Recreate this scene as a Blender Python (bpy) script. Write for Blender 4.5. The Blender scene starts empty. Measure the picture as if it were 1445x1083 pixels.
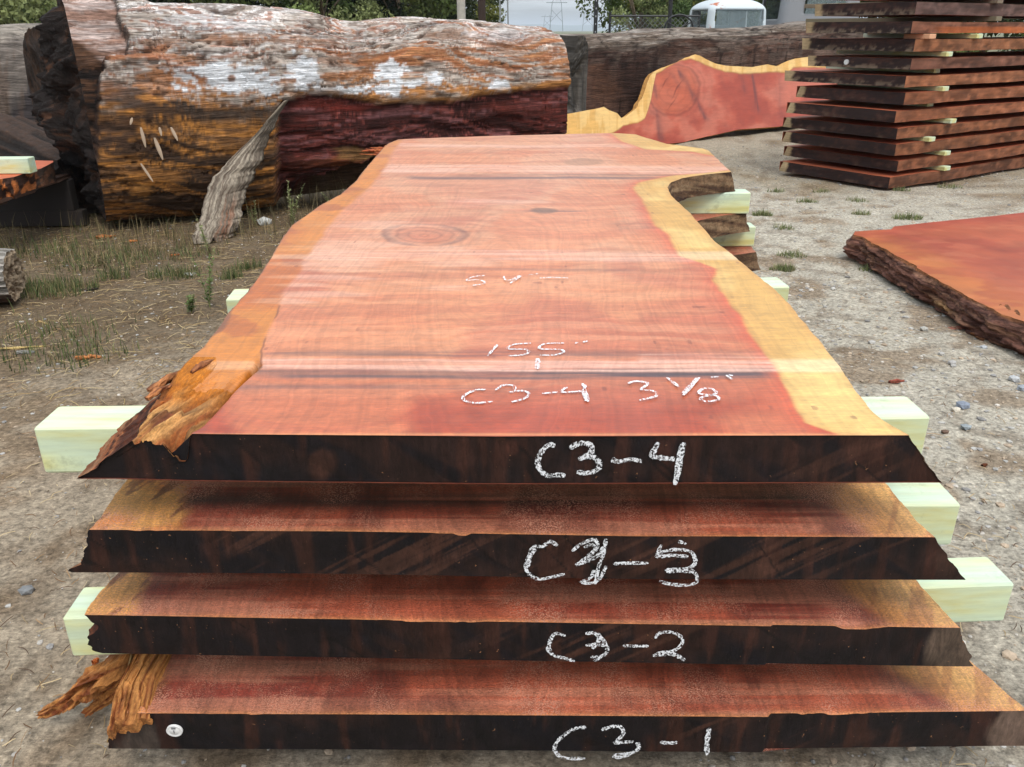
import bpy, math, random
import numpy as np
from mathutils import Vector
random.seed(7); RNG = np.random.default_rng(11)
sc = bpy.context.scene
COL = sc.collection
# ------------------------------------------------------------------ camera maths
F = 1150.0; CX = 722.5; CY = 541.5; TH = math.atan(498.0/F); HC = 1.215
ct, st = math.cos(TH), math.sin(TH)
def proj(X, Y, Z):
    z = Z-HC
    d = Y*ct - z*st
    u = Y*st + z*ct
    d = np.maximum(d, 1e-3)
    return CX+F*X/d, CY-F*u/d
def ray(px, py):
    a = (np.asarray(px, float)-CX)/F; b = -(np.asarray(py, float)-CY)/F
    return a, ct+b*st, -st+b*ct
def P(px, py, z):
    x, y, w = ray(px, py); t = (z-HC)/w
    return np.array([x*t, y*t, 0*t+z])
def PY(px, py, Y):
    x, y, w = ray(px, py); t = Y/y
    return np.array([x*t, 0*t+Y, HC+w*t])
# ------------------------------------------------------------------ noise
def _h(ix, iy, iz, s):
    n = (ix.astype(np.int64)*374761393 + iy.astype(np.int64)*668265263 + iz.astype(np.int64)*2147483647 + s*1274126177) & 0xffffffff
    n = ((n ^ (n >> 13))*1274126177) & 0xffffffff
    n = ((n ^ (n >> 16))*2246822519) & 0xffffffff
    return ((n ^ (n >> 15)) & 0xffff)/65535.0
def vn(x, y, z=0.0, s=0):
    x, y, z = np.broadcast_arrays(np.asarray(x, float), np.asarray(y, float), np.asarray(z, float))
    x0, y0, z0 = np.floor(x), np.floor(y), np.floor(z)
    fx, fy, fz = x-x0, y-y0, z-z0
    fx = fx*fx*fx*(fx*(fx*6-15)+10); fy = fy*fy*fy*(fy*(fy*6-15)+10); fz = fz*fz*(3-2*fz)
    r = 0
    for dz in ((0, 1) if np.any(fz > 0) else (0,)):
        a = _h(x0, y0, z0+dz, s); b = _h(x0+1, y0, z0+dz, s); c = _h(x0, y0+1, z0+dz, s); d = _h(x0+1, y0+1, z0+dz, s)
        v = (a*(1-fx)+b*fx)*(1-fy)+(c*(1-fx)+d*fx)*fy
        r = r + v*(fz if dz else (1-fz))
    return r
def fbm(x, y, z=0.0, o=4, s=0, g=0.5):
    t = 0; a = 1.0; n = 0
    for i in range(o):
        xx, yy = np.asarray(x, float)*2**i, np.asarray(y, float)*2**i; c_, s_ = math.cos(.45+i*.75), math.sin(.45+i*.75)
        t = t + a*vn(xx*c_-yy*s_+i*17.3, xx*s_+yy*c_+i*9.1, np.asarray(z)*2**i, s+i); n += a; a *= g
    return t/n
def ss(a, b, x):
    t = np.clip((x-a)/(b-a), 0, 1); return t*t*(3-2*t)
def lin(r, g, b):
    f = lambda c: ((c/255+0.055)/1.055)**2.4 if c/255 > .04045 else c/255/12.92
    return np.array([f(r), f(g), f(b)])
def mix(a, b, m):
    m = np.clip(np.asarray(m), 0, 1)[..., None]
    return a*(1-m)+b*m
def itp(y, pts):
    p = sorted(pts); return np.interp(y, [q[0] for q in p], [q[1] for q in p])
# ------------------------------------------------------------------ mesh helpers
def mesh_np(name, V, Fq, mat=None, col=None, smooth=True, mats=None, midx=None):
    V = np.asarray(V, np.float32).reshape(-1, 3); Fq = np.asarray(Fq, np.int32)
    k = Fq.shape[1]
    me = bpy.data.meshes.new(name)
    me.vertices.add(len(V)); me.vertices.foreach_set('co', V.ravel())
    me.loops.add(Fq.size); me.loops.foreach_set('vertex_index', Fq.ravel())
    me.polygons.add(len(Fq)); me.polygons.foreach_set('loop_start', np.arange(0, Fq.size, k, dtype=np.int32))
    me.polygons.foreach_set('use_smooth', np.full(len(Fq), smooth))
    if midx is not None: me.polygons.foreach_set('material_index', np.asarray(midx, np.int32))
    if col is not None:
        c = np.ones((len(V), 4), np.float32); c[:, :3] = np.asarray(col).reshape(-1, 3)
        a = me.color_attributes.new('Col', 'FLOAT_COLOR', 'POINT'); a.data.foreach_set('color', c.ravel())
    for m in (mats or ([mat] if mat else [])): me.materials.append(m)
    me.update(calc_edges=True); me.validate()
    return me
def gfaces(ny, nx, wrap=False, flip=False, off=0):
    j = np.arange(ny-1)[:, None]; i = np.arange(nx if wrap else nx-1)[None, :]
    a = j*nx+i; b = j*nx+(i+1) % nx; c = b+nx; d = a+nx
    q = np.stack([a, b, c, d], -1).reshape(-1, 4)+off
    return q[:, ::-1] if flip else q
def link(name, me, parent=None, loc=None):
    o = bpy.data.objects.new(name, me); COL.objects.link(o)
    if parent is not None: o.parent = parent
    if loc is not None: o.location = loc
    return o
def tag(o, label=None, cat=None, group=None, kind=None):
    if label: o['label'] = label
    if cat: o['category'] = cat
    if group: o['group'] = group
    if kind: o['kind'] = kind
    return o
def empty(name, loc, label=None, cat=None, group=None):
    o = bpy.data.objects.new(name, None); COL.objects.link(o); o.location = loc; o.empty_display_size = .1
    return tag(o, label, cat, group)
def part(name, parent, V, Fq, mat, col=None, smooth=True):
    """V in world coordinates; the root is unrotated"""
    V = np.asarray(V, float).reshape(-1, 3)
    root = parent; off = np.zeros(3)
    while root is not None: off = off+np.array(root.location); root = root.parent
    return link(name, mesh_np(name, V-off, Fq, mat, col, smooth), parent)
def thing(name, V, Fq, mat, loc, label, cat, group=None, col=None, smooth=True):
    V = np.asarray(V, float).reshape(-1, 3)-np.asarray(loc, float)
    o = link(name, mesh_np(name, V, Fq, mat, col, smooth), None, loc)
    return tag(o, label, cat, group)
class MB:
    def __init__(s): s.v = []; s.f = []; s.n = 0
    def add(s, V, Fq):
        V = np.asarray(V, float).reshape(-1, 3); s.v.append(V)
        s.f += [[i+s.n for i in f] for f in Fq]; s.n += len(V); return s
    def box(s, c, size, rz=0.0, b=0.0):
        hx, hy, hz = [q/2 for q in size]
        pts = [(-hx, -hy), (hx, -hy), (hx, hy), (-hx, hy)]
        if b: # bevelled in plan and along the top/bottom
            pts = [(-hx+b, -hy), (hx-b, -hy), (hx, -hy+b), (hx, hy-b), (hx-b, hy), (-hx+b, hy), (-hx, hy-b), (-hx, -hy+b)]
        lv = [(-hz, b), (-hz+b, 0), (hz-b, 0), (hz, b)] if b else [(-hz, 0), (hz, 0)]
        V = []
        for z, ins in lv:
            for x, y in pts:
                x2 = x-math.copysign(ins*.7, x); y2 = y-math.copysign(ins*.7, y)
                V.append((x2*math.cos(rz)-y2*math.sin(rz)+c[0], x2*math.sin(rz)+y2*math.cos(rz)+c[1], z+c[2]))
        n = len(pts); Fq = [list(range(n))[::-1], [i+(len(lv)-1)*n for i in range(n)]]
        for l in range(len(lv)-1):
            for i in range(n): Fq.append([l*n+i, l*n+(i+1) % n, (l+1)*n+(i+1) % n, (l+1)*n+i])
        return s.add(V, Fq)
    def tube(s, pts, r, n=8, cap=True):
        pts = [Vector(p) for p in pts]; r = r if hasattr(r, '__len__') else [r]*len(pts)
        V = []; prev = None
        for i, p in enumerate(pts):
            d = (pts[min(i+1, len(pts)-1)]-pts[max(i-1, 0)]).normalized()
            a = Vector((0, 0, 1)) if abs(d.z) < .9 else Vector((1, 0, 0))
            u = d.cross(a).normalized() if prev is None else (prev-d*prev.dot(d)).normalized(); prev = u
            w = d.cross(u)
            for k in range(n):
                t = 2*math.pi*k/n; q = p+(u*math.cos(t)+w*math.sin(t))*r[i]; V.append(tuple(q))
        Fq = []
        for i in range(len(pts)-1):
            for k in range(n): Fq.append([i*n+k, i*n+(k+1) % n, (i+1)*n+(k+1) % n, (i+1)*n+k])
        if cap: Fq.append(list(range(n))[::-1]); Fq.append([(len(pts)-1)*n+k for k in range(n)])
        return s.add(V, Fq)
    def mesh(s, name, mat, off=(0, 0, 0), smooth=False):
        V = np.concatenate(s.v)-np.asarray(off); me = bpy.data.meshes.new(name)
        me.from_pydata([tuple(p) for p in V], [], s.f)
        if smooth: me.polygons.foreach_set('use_smooth', [True]*len(me.polygons))
        me.materials.append(mat); me.update(); return me
    def part(s, name, parent, mat, smooth=False):
        root = parent; off = np.zeros(3)
        while root is not None: off = off+np.array(root.location); root = root.parent
        return link(name, s.mesh(name, mat, off, smooth), parent)
    def thing(s, name, mat, loc, label, cat, group=None, smooth=False):
        return tag(link(name, s.mesh(name, mat, loc, smooth), None, loc), label, cat, group)
# ------------------------------------------------------------------ materials
def NT(name):
    m = bpy.data.materials.new(name); m.use_nodes = True; nt = m.node_tree; nt.nodes.clear()
    out = nt.nodes.new('ShaderNodeOutputMaterial'); b = nt.nodes.new('ShaderNodeBsdfPrincipled')
    nt.links.new(b.outputs[0], out.inputs[0]); return m, nt, b
def N(nt, t, **k):
    n = nt.nodes.new(t)
    for a, v in k.items():
        if a.startswith('i_'): n.inputs[int(a[2:]) if a[2:].isdigit() else a[2:].replace('_', ' ')].default_value = v
        else: setattr(n, a, v)
    return n
def noise_node(nt, scale=(1, 1, 1), sc_=5.0, detail=6, rough=.55, dist=0.0, rot=(0, 0, 0)):
    tc = N(nt, 'ShaderNodeTexCoord'); mp = N(nt, 'ShaderNodeMapping'); mp.inputs['Scale'].default_value = scale; mp.inputs['Rotation'].default_value = rot
    nz = N(nt, 'ShaderNodeTexNoise'); nz.inputs['Scale'].default_value = sc_; nz.inputs['Detail'].default_value = detail
    nz.inputs['Roughness'].default_value = rough; nz.inputs['Distortion'].default_value = dist
    nt.links.new(tc.outputs['Object'], mp.inputs[0]); nt.links.new(mp.outputs[0], nz.inputs['Vector']); return nz
def ramp(nt, src, stops):
    r = N(nt, 'ShaderNodeValToRGB'); e = r.color_ramp.elements
    while len(e) < len(stops): e.new(.5)
    for x, (p, c) in zip(e, stops):
        x.position = p; x.color = (*(c if hasattr(c, '__len__') else (c, c, c)), 1)
    nt.links.new(src, r.inputs[0]); return r
def mulc(nt, a, b, fac=1.0, mode='MULTIPLY'):
    m = N(nt, 'ShaderNodeMix', data_type='RGBA', blend_type=mode); m.inputs[0].default_value = fac
    nt.links.new(a, m.inputs[6]); nt.links.new(b, m.inputs[7]); return m.outputs[2]
def bumps(nt, b, items):
    prev = None
    for src, strg, dist in items:
        n = N(nt, 'ShaderNodeBump'); n.inputs['Strength'].default_value = strg; n.inputs['Distance'].default_value = dist
        nt.links.new(src, n.inputs['Height'])
        if prev: nt.links.new(prev, n.inputs['Normal'])
        prev = n.outputs[0]
    nt.links.new(prev, b.inputs['Normal'])
def wood(name, grains, rough=(.45, .6), bump=[(0, .3, .002)], spec=.5, coat=0.0, col=None, coatr=.3):
    """Col attribute (or a colour) times fine grain noises; grains: (scale, sc, detail, lo, hi)"""
    m, nt, b = NT(name)
    if col is None:
        a = N(nt, 'ShaderNodeVertexColor'); a.layer_name = 'Col'; c = a.outputs[0]
    else:
        a = N(nt, 'ShaderNodeRGB'); a.outputs[0].default_value = (*col, 1); c = a.outputs[0]
    ns = []
    for g in grains:
        nz = noise_node(nt, g[0], g[1], g[2], g[5] if len(g) > 5 else .6, g[6] if len(g) > 6 else 0); ns.append(nz)
        r = ramp(nt, nz.outputs[0], [(.3, g[3]), (.7, g[4])]); c = mulc(nt, c, r.outputs[0])
    nt.links.new(c, b.inputs['Base Color'])
    rr = N(nt, 'ShaderNodeMapRange'); rr.inputs['From Min'].default_value = .3; rr.inputs['From Max'].default_value = .7
    rr.inputs['To Min'].default_value = rough[0]; rr.inputs['To Max'].default_value = rough[1]
    nt.links.new(ns[-1].outputs[0], rr.inputs[0]); nt.links.new(rr.outputs[0], b.inputs['Roughness'])
    b.inputs['Specular IOR Level'].default_value = spec
    b.inputs['Coat Weight'].default_value = coat; b.inputs['Coat Roughness'].default_value = coatr
    if bump: bumps(nt, b, [(ns[i].outputs[0], s_, d) for i, s_, d in bump])
    return m
def plain(name, col, rough=.6, metal=0.0, var=.15, sc_=8, bump=.1):
    m, nt, b = NT(name)
    nz = noise_node(nt, (1, 1, 1), sc_, 6)
    r = ramp(nt, nz.outputs[0], [(.3, tuple(np.array(col)*(1-var))), (.7, tuple(np.minimum(np.array(col)*(1+var), 1)))])
    nt.links.new(r.outputs[0], b.inputs['Base Color']); b.inputs['Roughness'].default_value = rough; b.inputs['Metallic'].default_value = metal
    if bump: bumps(nt, b, [(nz.outputs[0], bump, .01)])
    return m
M_top = wood('redwood_milled_top', [((4, 70, 5), 1.0, 9, .80, 1.10, .75, .5), ((1.3, 2.6, 1), 6.0, 7, .84, 1.08, .65, 1.4), ((11, 34, 11), 1.7, 6, .9, 1.06, .7, .9), ((70, 430, 60), 1.0, 4, .76, 1.16, .7)],
             rough=(.34, .5), bump=[(0, .12, .004), (3, .35, .0012)], spec=.5, coat=.12, coatr=.22)
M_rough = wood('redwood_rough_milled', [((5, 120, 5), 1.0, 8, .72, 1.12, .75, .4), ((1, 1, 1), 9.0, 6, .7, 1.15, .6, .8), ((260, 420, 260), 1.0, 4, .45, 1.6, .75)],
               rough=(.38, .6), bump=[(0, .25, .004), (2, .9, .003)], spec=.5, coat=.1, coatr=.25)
M_end = wood('dark_sealed_end', [((40, 40, 9), 1.5, 8, .6, 1.3, .7, .5), ((1, 1, 1), 14.0, 8, .55, 1.4, .7, 1.0), ((200, 200, 60), 1.0, 5, .7, 1.3, .7)],
             rough=(.55, .72), bump=[(0, .35, .003), (1, .3, .004), (2, .35, .0015)], spec=.22)
def add_figure(m, freq, lo):
    nt = m.node_tree; b = [n for n in nt.nodes if n.type == 'BSDF_PRINCIPLED'][0]; src = b.inputs['Base Color'].links[0].from_socket
    at = N(nt, 'ShaderNodeAttribute'); at.attribute_name = 'Fig'; nz = noise_node(nt, (9, 5, 9), 1.0, 7, .6); n2 = noise_node(nt, (30, 16, 30), 1.0, 4, .6)
    a = N(nt, 'ShaderNodeMath', operation='MULTIPLY_ADD'); a.inputs[1].default_value = .045; nt.links.new(nz.outputs[0], a.inputs[0]); nt.links.new(at.outputs['Fac'], a.inputs[2])
    w = N(nt, 'ShaderNodeMath', operation='MULTIPLY'); w.inputs[1].default_value = freq; nt.links.new(a.outputs[0], w.inputs[0])
    s_ = N(nt, 'ShaderNodeTexNoise', noise_dimensions='1D'); s_.inputs['Scale'].default_value = 1; s_.inputs['Detail'].default_value = 4; s_.inputs['Roughness'].default_value = .7; nt.links.new(w.outputs[0], s_.inputs['W'])
    r = ramp(nt, s_.outputs[0], [(.34, lo), (.62, 1.06)]); c = mulc(nt, src, r.outputs[0]); c = mulc(nt, c, ramp(nt, n2.outputs[0], [(.3, .9), (.7, 1.05)]).outputs[0]); nt.links.new(c, b.inputs['Base Color'])
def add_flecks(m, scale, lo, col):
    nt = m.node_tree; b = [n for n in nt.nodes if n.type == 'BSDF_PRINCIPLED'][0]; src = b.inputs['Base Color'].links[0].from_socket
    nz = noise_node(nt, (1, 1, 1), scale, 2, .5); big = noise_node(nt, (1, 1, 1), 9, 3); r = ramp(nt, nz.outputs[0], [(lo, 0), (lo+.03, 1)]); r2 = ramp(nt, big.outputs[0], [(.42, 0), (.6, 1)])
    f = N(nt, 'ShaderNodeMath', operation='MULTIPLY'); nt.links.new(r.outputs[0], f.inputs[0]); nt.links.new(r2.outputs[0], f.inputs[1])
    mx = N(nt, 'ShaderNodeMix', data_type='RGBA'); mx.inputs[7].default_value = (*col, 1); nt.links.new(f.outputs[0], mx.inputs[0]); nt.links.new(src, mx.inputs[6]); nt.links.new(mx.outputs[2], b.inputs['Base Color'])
add_figure(M_top, 95, .905); add_figure(M_rough, 95, .76)
add_flecks(M_end, 150, .72, tuple(lin(140, 100, 70))); add_flecks(M_rough, 420, .53, tuple(lin(196, 136, 112)))  # flecks on the rough tops paint in the sparkle of raised fibres
M_top_fig = True
M_bark = wood('fibrous_bark', [((60, 9, 60), 1.0, 8, .5, 1.3, .7, .6), ((1, 1, 1), 22.0, 8, .6, 1.25, .7, .5), ((300, 40, 300), 1.0, 4, .6, 1.3, .7)],
              rough=(.75, .95), bump=[(0, .8, .01), (1, .5, .006)], spec=.2)
M_rot = wood('crumbling_orange_fibre', [((90, 12, 90), 1.0, 8, .55, 1.2, .7, .6), ((1, 1, 1), 30.0, 8, .7, 1.2, .7, .5), ((300, 60, 300), 1.0, 4, .7, 1.25, .7)],
             rough=(.7, .9), bump=[(0, .9, .008), (1, .5, .004)], spec=.25)
def log_mat(name, rot, b1=.9, rough=(.75, .95)):
    m, nt, b = NT(name)
    a = N(nt, 'ShaderNodeVertexColor'); a.layer_name = 'Col'; c = a.outputs[0]
    ns = []
    for scl, s_, lo, hi, dst in (((2.2, 26, 30), 1.3, .45, 1.4, .9), ((1, 1.6, 1.6), 6.0, .75, 1.25, 1.0), ((9, 110, 110), 1.0, .5, 1.4, .6)):
        tc = N(nt, 'ShaderNodeTexCoord'); m0 = N(nt, 'ShaderNodeMapping'); m0.inputs['Rotation'].default_value = rot
        m1 = N(nt, 'ShaderNodeMapping'); m1.inputs['Scale'].default_value = scl
        nz = N(nt, 'ShaderNodeTexNoise'); nz.inputs['Scale'].default_value = s_; nz.inputs['Detail'].default_value = 8; nz.inputs['Roughness'].default_value = .68; nz.inputs['Distortion'].default_value = dst
        nt.links.new(tc.outputs['Object'], m0.inputs[0]); nt.links.new(m0.outputs[0], m1.inputs[0]); nt.links.new(m1.outputs[0], nz.inputs['Vector'])
        r = ramp(nt, nz.outputs[0], [(.32, lo), (.66, hi)]); c = mulc(nt, c, r.outputs[0]); ns.append(nz)
    nt.links.new(c, b.inputs['Base Color']); b.inputs['Roughness'].default_value = .85; b.inputs['Specular IOR Level'].default_value = .25
    bumps(nt, b, [(ns[0].outputs[0], b1, .03), (ns[2].outputs[0], .6, .008)])
    return m
M_crumb = wood('crumbled_top_fibre', [((110, 16, 90), 1.0, 8, .5, 1.2, .75, .5), ((1, 1, 1), 34.0, 8, .75, 1.15, .7, .5), ((360, 80, 300), 1.0, 4, .65, 1.25, .7)], rough=(.7, .9), bump=[(0, .9, .006), (1, .5, .004)], spec=.25)
def block_mat():
    m, nt, b = NT('pale_green_painted_block')
    nz = noise_node(nt, (1, 6, 6), 2.5, 5); g = noise_node(nt, (6, 60, 60), 1.0, 6, .7)
    r = ramp(nt, nz.outputs[0], [(.40, tuple(lin(200, 219, 196))), (.56, tuple(lin(206, 217, 178))), (.68, tuple(lin(210, 205, 136)))])
    r2 = ramp(nt, g.outputs[0], [(.3, .80), (.7, 1.05)])
    d_ = noise_node(nt, (1, 1, 1), 11, 8, .75); r3 = ramp(nt, d_.outputs[0], [(.28, .66), (.42, 1.0)])
    nt.links.new(mulc(nt, mulc(nt, r.outputs[0], r2.outputs[0]), r3.outputs[0]), b.inputs['Base Color']); b.inputs['Roughness'].default_value = .45
    bumps(nt, b, [(g.outputs[0], .15, .002)]); return m
M_block = block_mat()
def chalk_mat():
    m, nt, b = NT('white_chalk'); b.inputs['Base Color'].default_value = (.72, .74, .78, 1); b.inputs['Roughness'].default_value = 1
    nz = noise_node(nt, (1, 1, 1), 330.0, 5, .8); n2 = noise_node(nt, (260, 40, 260), 1.0, 3, .7, 0, (0, 0, .3))
    mx = N(nt, 'ShaderNodeMath', operation='ADD'); nt.links.new(nz.outputs[0], mx.inputs[0]); nt.links.new(n2.outputs[0], mx.inputs[1])
    r = ramp(nt, mx.outputs[0], [(.86, 0.0), (.96, 1.0)]); r.color_ramp.interpolation = 'LINEAR'
    d = N(nt, 'ShaderNodeMath', operation='MULTIPLY'); d.inputs[1].default_value = .5
    nt.links.new(mx.outputs[0], d.inputs[0]); nt.links.new(d.outputs[0], r.inputs[0])
    r.color_ramp.elements[0].position = .46; r.color_ramp.elements[1].position = .525
    nt.links.new(r.outputs[0], b.inputs['Alpha']); return m
M_chalk = chalk_mat()
M_dark = plain('black_metal', (.015, .016, .018), .5)
M_tagw = plain('white_plastic_tag', lin(205, 205, 205), .4, var=.05)
# ================================================================== the four big slabs
TT = .079
ZT = [0.68, .512, .344, .176]          # top heights of slabs 4,3,2,1 above ground
ZT = [HC-.535, HC-.703, HC-.871, HC-1.039]
SX, SY = 0.0, 2.9
Lpts = [(188.3, 858), (190, 770), (192, 690), (194.5, 620), (197, 562), (203, 548), (210, 540), (215, 536), (235, 518), (255, 503), (275, 480), (290, 452), (300, 438), (318, 412), (335, 400), (360, 385), (385, 370), (412, 350), (440, 325), (465, 308), (490, 288), (510, 265), (530, 245), (550, 225), (570, 208), (590, 195), (608, 183), (614, 180)]
Rpts = [(188, 864), (190, 897), (193, 905), (203, 940), (210, 993), (213, 1000), (232, 1020), (243, 1032), (246, 1000), (248, 985), (252, 962), (258, 946), (265, 942), (275, 946), (290, 962), (300, 974), (308, 980), (322, 993), (342, 1010), (355, 1028), (375, 1052), (385, 1064), (410, 1094), (435, 1118), (462, 1140), (490, 1164), (520, 1186), (555, 1210), (578, 1228), (592, 1245), (604, 1265), (612, 1280), (614, 1284)]
SapR = [(188, 858), (200, 873), (206, 892), (211, 906), (214, 972), (220, 1002), (222, 1060), (239, 1060), (241, 1020), (245, 985), (248, 945), (252, 925), (258, 898), (265, 890), (280, 900), (300, 912), (317, 920), (335, 942), (361, 956), (380, 1003), (397, 1000), (441, 1040), (481, 1065), (513, 1087), (542, 1102), (575, 1118), (597, 1134), (613, 1178)]
SapL = [(197, 568), (215, 553), (235, 545), (265, 520), (300, 480), (320, 462), (340, 447), (365, 432), (400, 408), (420, 398), (455, 385), (495, 366), (520, 365), (545, 332), (570, 305), (590, 290), (613, 262)]
Crack = [(495, 362), (505, 366), (515, 367), (524, 358), (535, 345), (548, 328), (560, 314), (575, 300), (590, 286), (600, 276), (613, 262)]
def band(y, c, w): return np.exp(-((y-c)/w)**2)
def ell(px, py, cx, cy, rx, ry, jit=0.0): return ss(1.25, .75, np.sqrt(((px-cx)/rx)**2+((py-cy)/ry)**2)+jit)
def paint_top(X, Y, px, py):
    nz = fbm(X*3, Y*2.2, 0, 5, 3)-.5; n2 = fbm(X*10, Y*9, 0, 4, 9)-.5
    fy = fbm(X*1.2, Y*45, 0, 4, 21)-.5
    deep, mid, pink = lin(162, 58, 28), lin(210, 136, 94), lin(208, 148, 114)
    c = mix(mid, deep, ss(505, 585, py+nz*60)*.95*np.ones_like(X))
    c = mix(c, pink, ss(420, 330, py+nz*90)*.85)  # pink far end puts part of the sky sheen into the colour
    c = mix(c, lin(208, 124, 82), ss(.0, .14, nz)*.6)
    c = mix(c, lin(174, 82, 62), ss(.0, .18, -nz)*.5*ss(190, 320, py))
    # growth figure: long wavy contours bending around the knots
    q = X*4.2+1.1*np.sin(Y*2.1)+.9*fbm(X*1.6, Y*1.5, 0, 3, 5)+.55*np.exp(-(((X+.12)/.35)**2+((Y-2.35)/.35)**2))
    ln = np.abs(((q*7) % 1)-.5)*2
    c = c*(1-.07*ss(.5, 1, ln)*ss(-.1, .2, nz+.1))[..., None]
    # slanting curl marks in the middle
    w = np.sin((X*.35+Y*1.0+.05*fbm(X*6, Y*6, 0, 3, 40))*150)*.5+.5
    fl = fbm(X*2.2, Y*30+nz*6, 0, 5, 44)-.5; c = mix(c, lin(168, 78, 54), ss(.02, .16, fl)*.28); c = mix(c, lin(228, 164, 126), ss(.02, .16, -fl)*.22*ss(590, 520, py))
    # red halo next to the sapwood
    sr = itp(py, SapR)+n2*16*ss(190, 400, py)+3; wr = (px-sr)
    c = mix(c, lin(206, 80, 46), np.exp(-np.maximum(-wr, 0)/(10+14*ss(200, 500, py)))*.75)
    # dark mineral streaks
    for cy, w_, x0, x1, a in ((499, 5, 380, 1085, .45), (526, 5.5, 340, 760, .6), (528, 6.5, 740, 1095, .95), (533, 3.0, 380, 1095, .8), (502, 2, 370, 900, .5), (521, 2, 820, 1100, .6), (548, 4, 300, 760, .5), (251, 2.2, 560, 930, .75), (247, 1.2, 640, 990, .5), (327, 1.6, 560, 700, .3), (298, 2, 735, 830, .8), (381, 1.6, 600, 900, .35), (318, 5, 850, 950, .25), (262, 2.5, 500, 640, .2)):
        m = band(py+nz*4+(px-720)*-.002, cy, w_)*ss(x0-15, x0+30, px+n2*40)*ss(x1+15, x1-30, px+n2*40)*ss(-.24, .06, fy+.5*(fbm(X*4, Y*60, 0, 4, 77)-.5))
        c = mix(c, lin(70, 58, 66), m*a)
    # pale wax swipes right across the board
    for cy, w_, x0, x1, a in ((239, 5, 505, 1030, .55), (206, 2.0, 540, 900, .5), (361, 7, 385, 1055, .42), (516, 7.5, 285, 1210, .55), (503, 6, 900, 1150, .35), (340, 10, 440, 600, .12)):
        m = ss(w_*1.35, w_*.75, np.abs(py+nz*5-(px-720)*.004-cy))*ss(x0-6, x0+10, px)*ss(x1+6, x1-10, px)*(.75+.8*fy)
        c = mix(c, lin(238, 192, 172), np.clip(m, 0, 1)*a*(.7+.9*ss(-.15, .15, fbm(X*3, Y*130, 0, 3, 46)-.5)-.25))
    # knots
    for cx, cy, rx, ry, col, a in ((600, 331, 50, 12, (190, 108, 78), .55), (768, 298, 18, 4, (120, 84, 64), .8), (825, 229, 26, 5, (170, 120, 88), .8), (660, 285, 30, 8, (205, 130, 105), .4)):
        c = mix(c, lin(*col), ell(px, py, cx, cy, rx, ry, n2*.7)*a)
    r = np.sqrt(((px-600)/58)**2+((py-332)/15)**2)+n2*.35
    c = mix(c, lin(84, 64, 70), band(r, 1.0, .10)*.42*ss(-.1, .15, np.abs(px-600)/58-.45+n2)); c = mix(c, lin(120, 66, 52), (band(r % .3, .15, .05))*.4*ss(1.6, 1, r))
    # milky water marks near the left edge
    m = 0
    for cx, cy, rx, ry in ((475, 352, 60, 7), (430, 372, 45, 4), (452, 392, 60, 4), (428, 404, 34, 2.4), (400, 427, 30, 4), (455, 416, 50, 3), (490, 372, 60, 8), (520, 318, 60, 5), (700, 285, 60, 3), (640, 372, 60, 4), (640, 405, 40, 4), (505, 345, 70, 4), (630, 350, 50, 4)):
        m = np.maximum(m, ss(1.5, .5, np.sqrt(((px-cx)/rx)**2+((py-cy)/ry)**2)+(fbm(X*6, Y*60, 0, 5, 31)-.5)*2.1))
    c = mix(c, lin(236, 196, 172), m*.3)
    # left outer wood: orange
    sl = itp(py, SapL)+n2*14*ss(190, 380, py)
    ml = ss(5, -4, px-sl)*.96
    org = mix(lin(184, 96, 24), lin(202, 122, 36), ss(-.1, .15, nz)); org = mix(org, lin(158, 70, 20), ss(.02, .16, -n2)*.6)
    org = mix(org, lin(214, 150, 78), ss(560, 600, py)*.6)
    keep = np.clip(m*.35+ss(7, 4, np.abs(py-516))*.5*ss(285, 300, px)+ss(4, 2, np.abs(py-363))*.6, 0, 1)
    c = mix(c, mix(org, lin(236, 196, 160), keep*.6), ml)
    el_ = px-itp(py, Lpts); c = mix(c, lin(104, 62, 38), ss(2+5*ss(400, 470, py), 0, el_+n2*22*ss(380, 480, py))*.7); c = mix(c, lin(112, 56, 30), band(px-sl, 0, 1.6)*ss(400, 440, py)*ss(.0, .1, n2)*.8)
    # right sapwood: straw yellow with a brown transition line
    mr = ss(-4, 5, wr)
    edge = itp(py, Rpts)-px
    sp = mix(lin(212, 164, 88), lin(228, 190, 116), ss(-.12, .12, nz+n2*.5)); sp = mix(sp, lin(196, 138, 74), np.exp(-np.maximum(wr, 0)/18)*.55)
    sp = mix(sp, lin(188, 120, 60), np.exp(-np.maximum(edge, 0)/5)*.4)
    for cy, w_ in ((516, 9), (361, 6)): sp = mix(sp, lin(240, 214, 176), ss(w_*1.3, w_*.7, np.abs(py-cy))*.5)
    c = mix(c, sp, mr)
    # fine dark ticks
    tk = vn(X*60, Y*28, 0, 88); c = mix(c, lin(110, 50, 40), ss(.93, .97, tk)*ss(.6, .75, vn(X*9, Y*9, 0, 89))*.5)
    # crumbled left front corner
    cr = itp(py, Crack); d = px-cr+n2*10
    fib = fbm(X*60-Y*21, Y*7, 0, 4, 61)
    cm = ss(540, 575, py)*ss(4, -6, d); c = mix(c, mix(lin(158, 88, 44), lin(224, 168, 104), ss(.3, .62, fib)), cm*.9)
    cm2 = ss(505, 560, py)*ss(4, -60, d)*ss(-190, -120, d); c = mix(c, lin(112, 62, 44), cm2*ss(.5, .66, fbm(X*32-Y*11, Y*7, 0, 4, 66))*.8)
    c = mix(c, lin(40, 18, 12), band(d, 0, 2.6+2.5*ss(530, 580, py))*ss(500, 520, py)*.95)  # crack line, the shadow along its edge painted in dark
    c = mix(c, lin(60, 30, 20), ss(.62, .70, fbm(X*50-Y*17, Y*14, 0, 3, 71))*ss(550, 585, py)*ss(0, -20, d)*.8)
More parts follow.
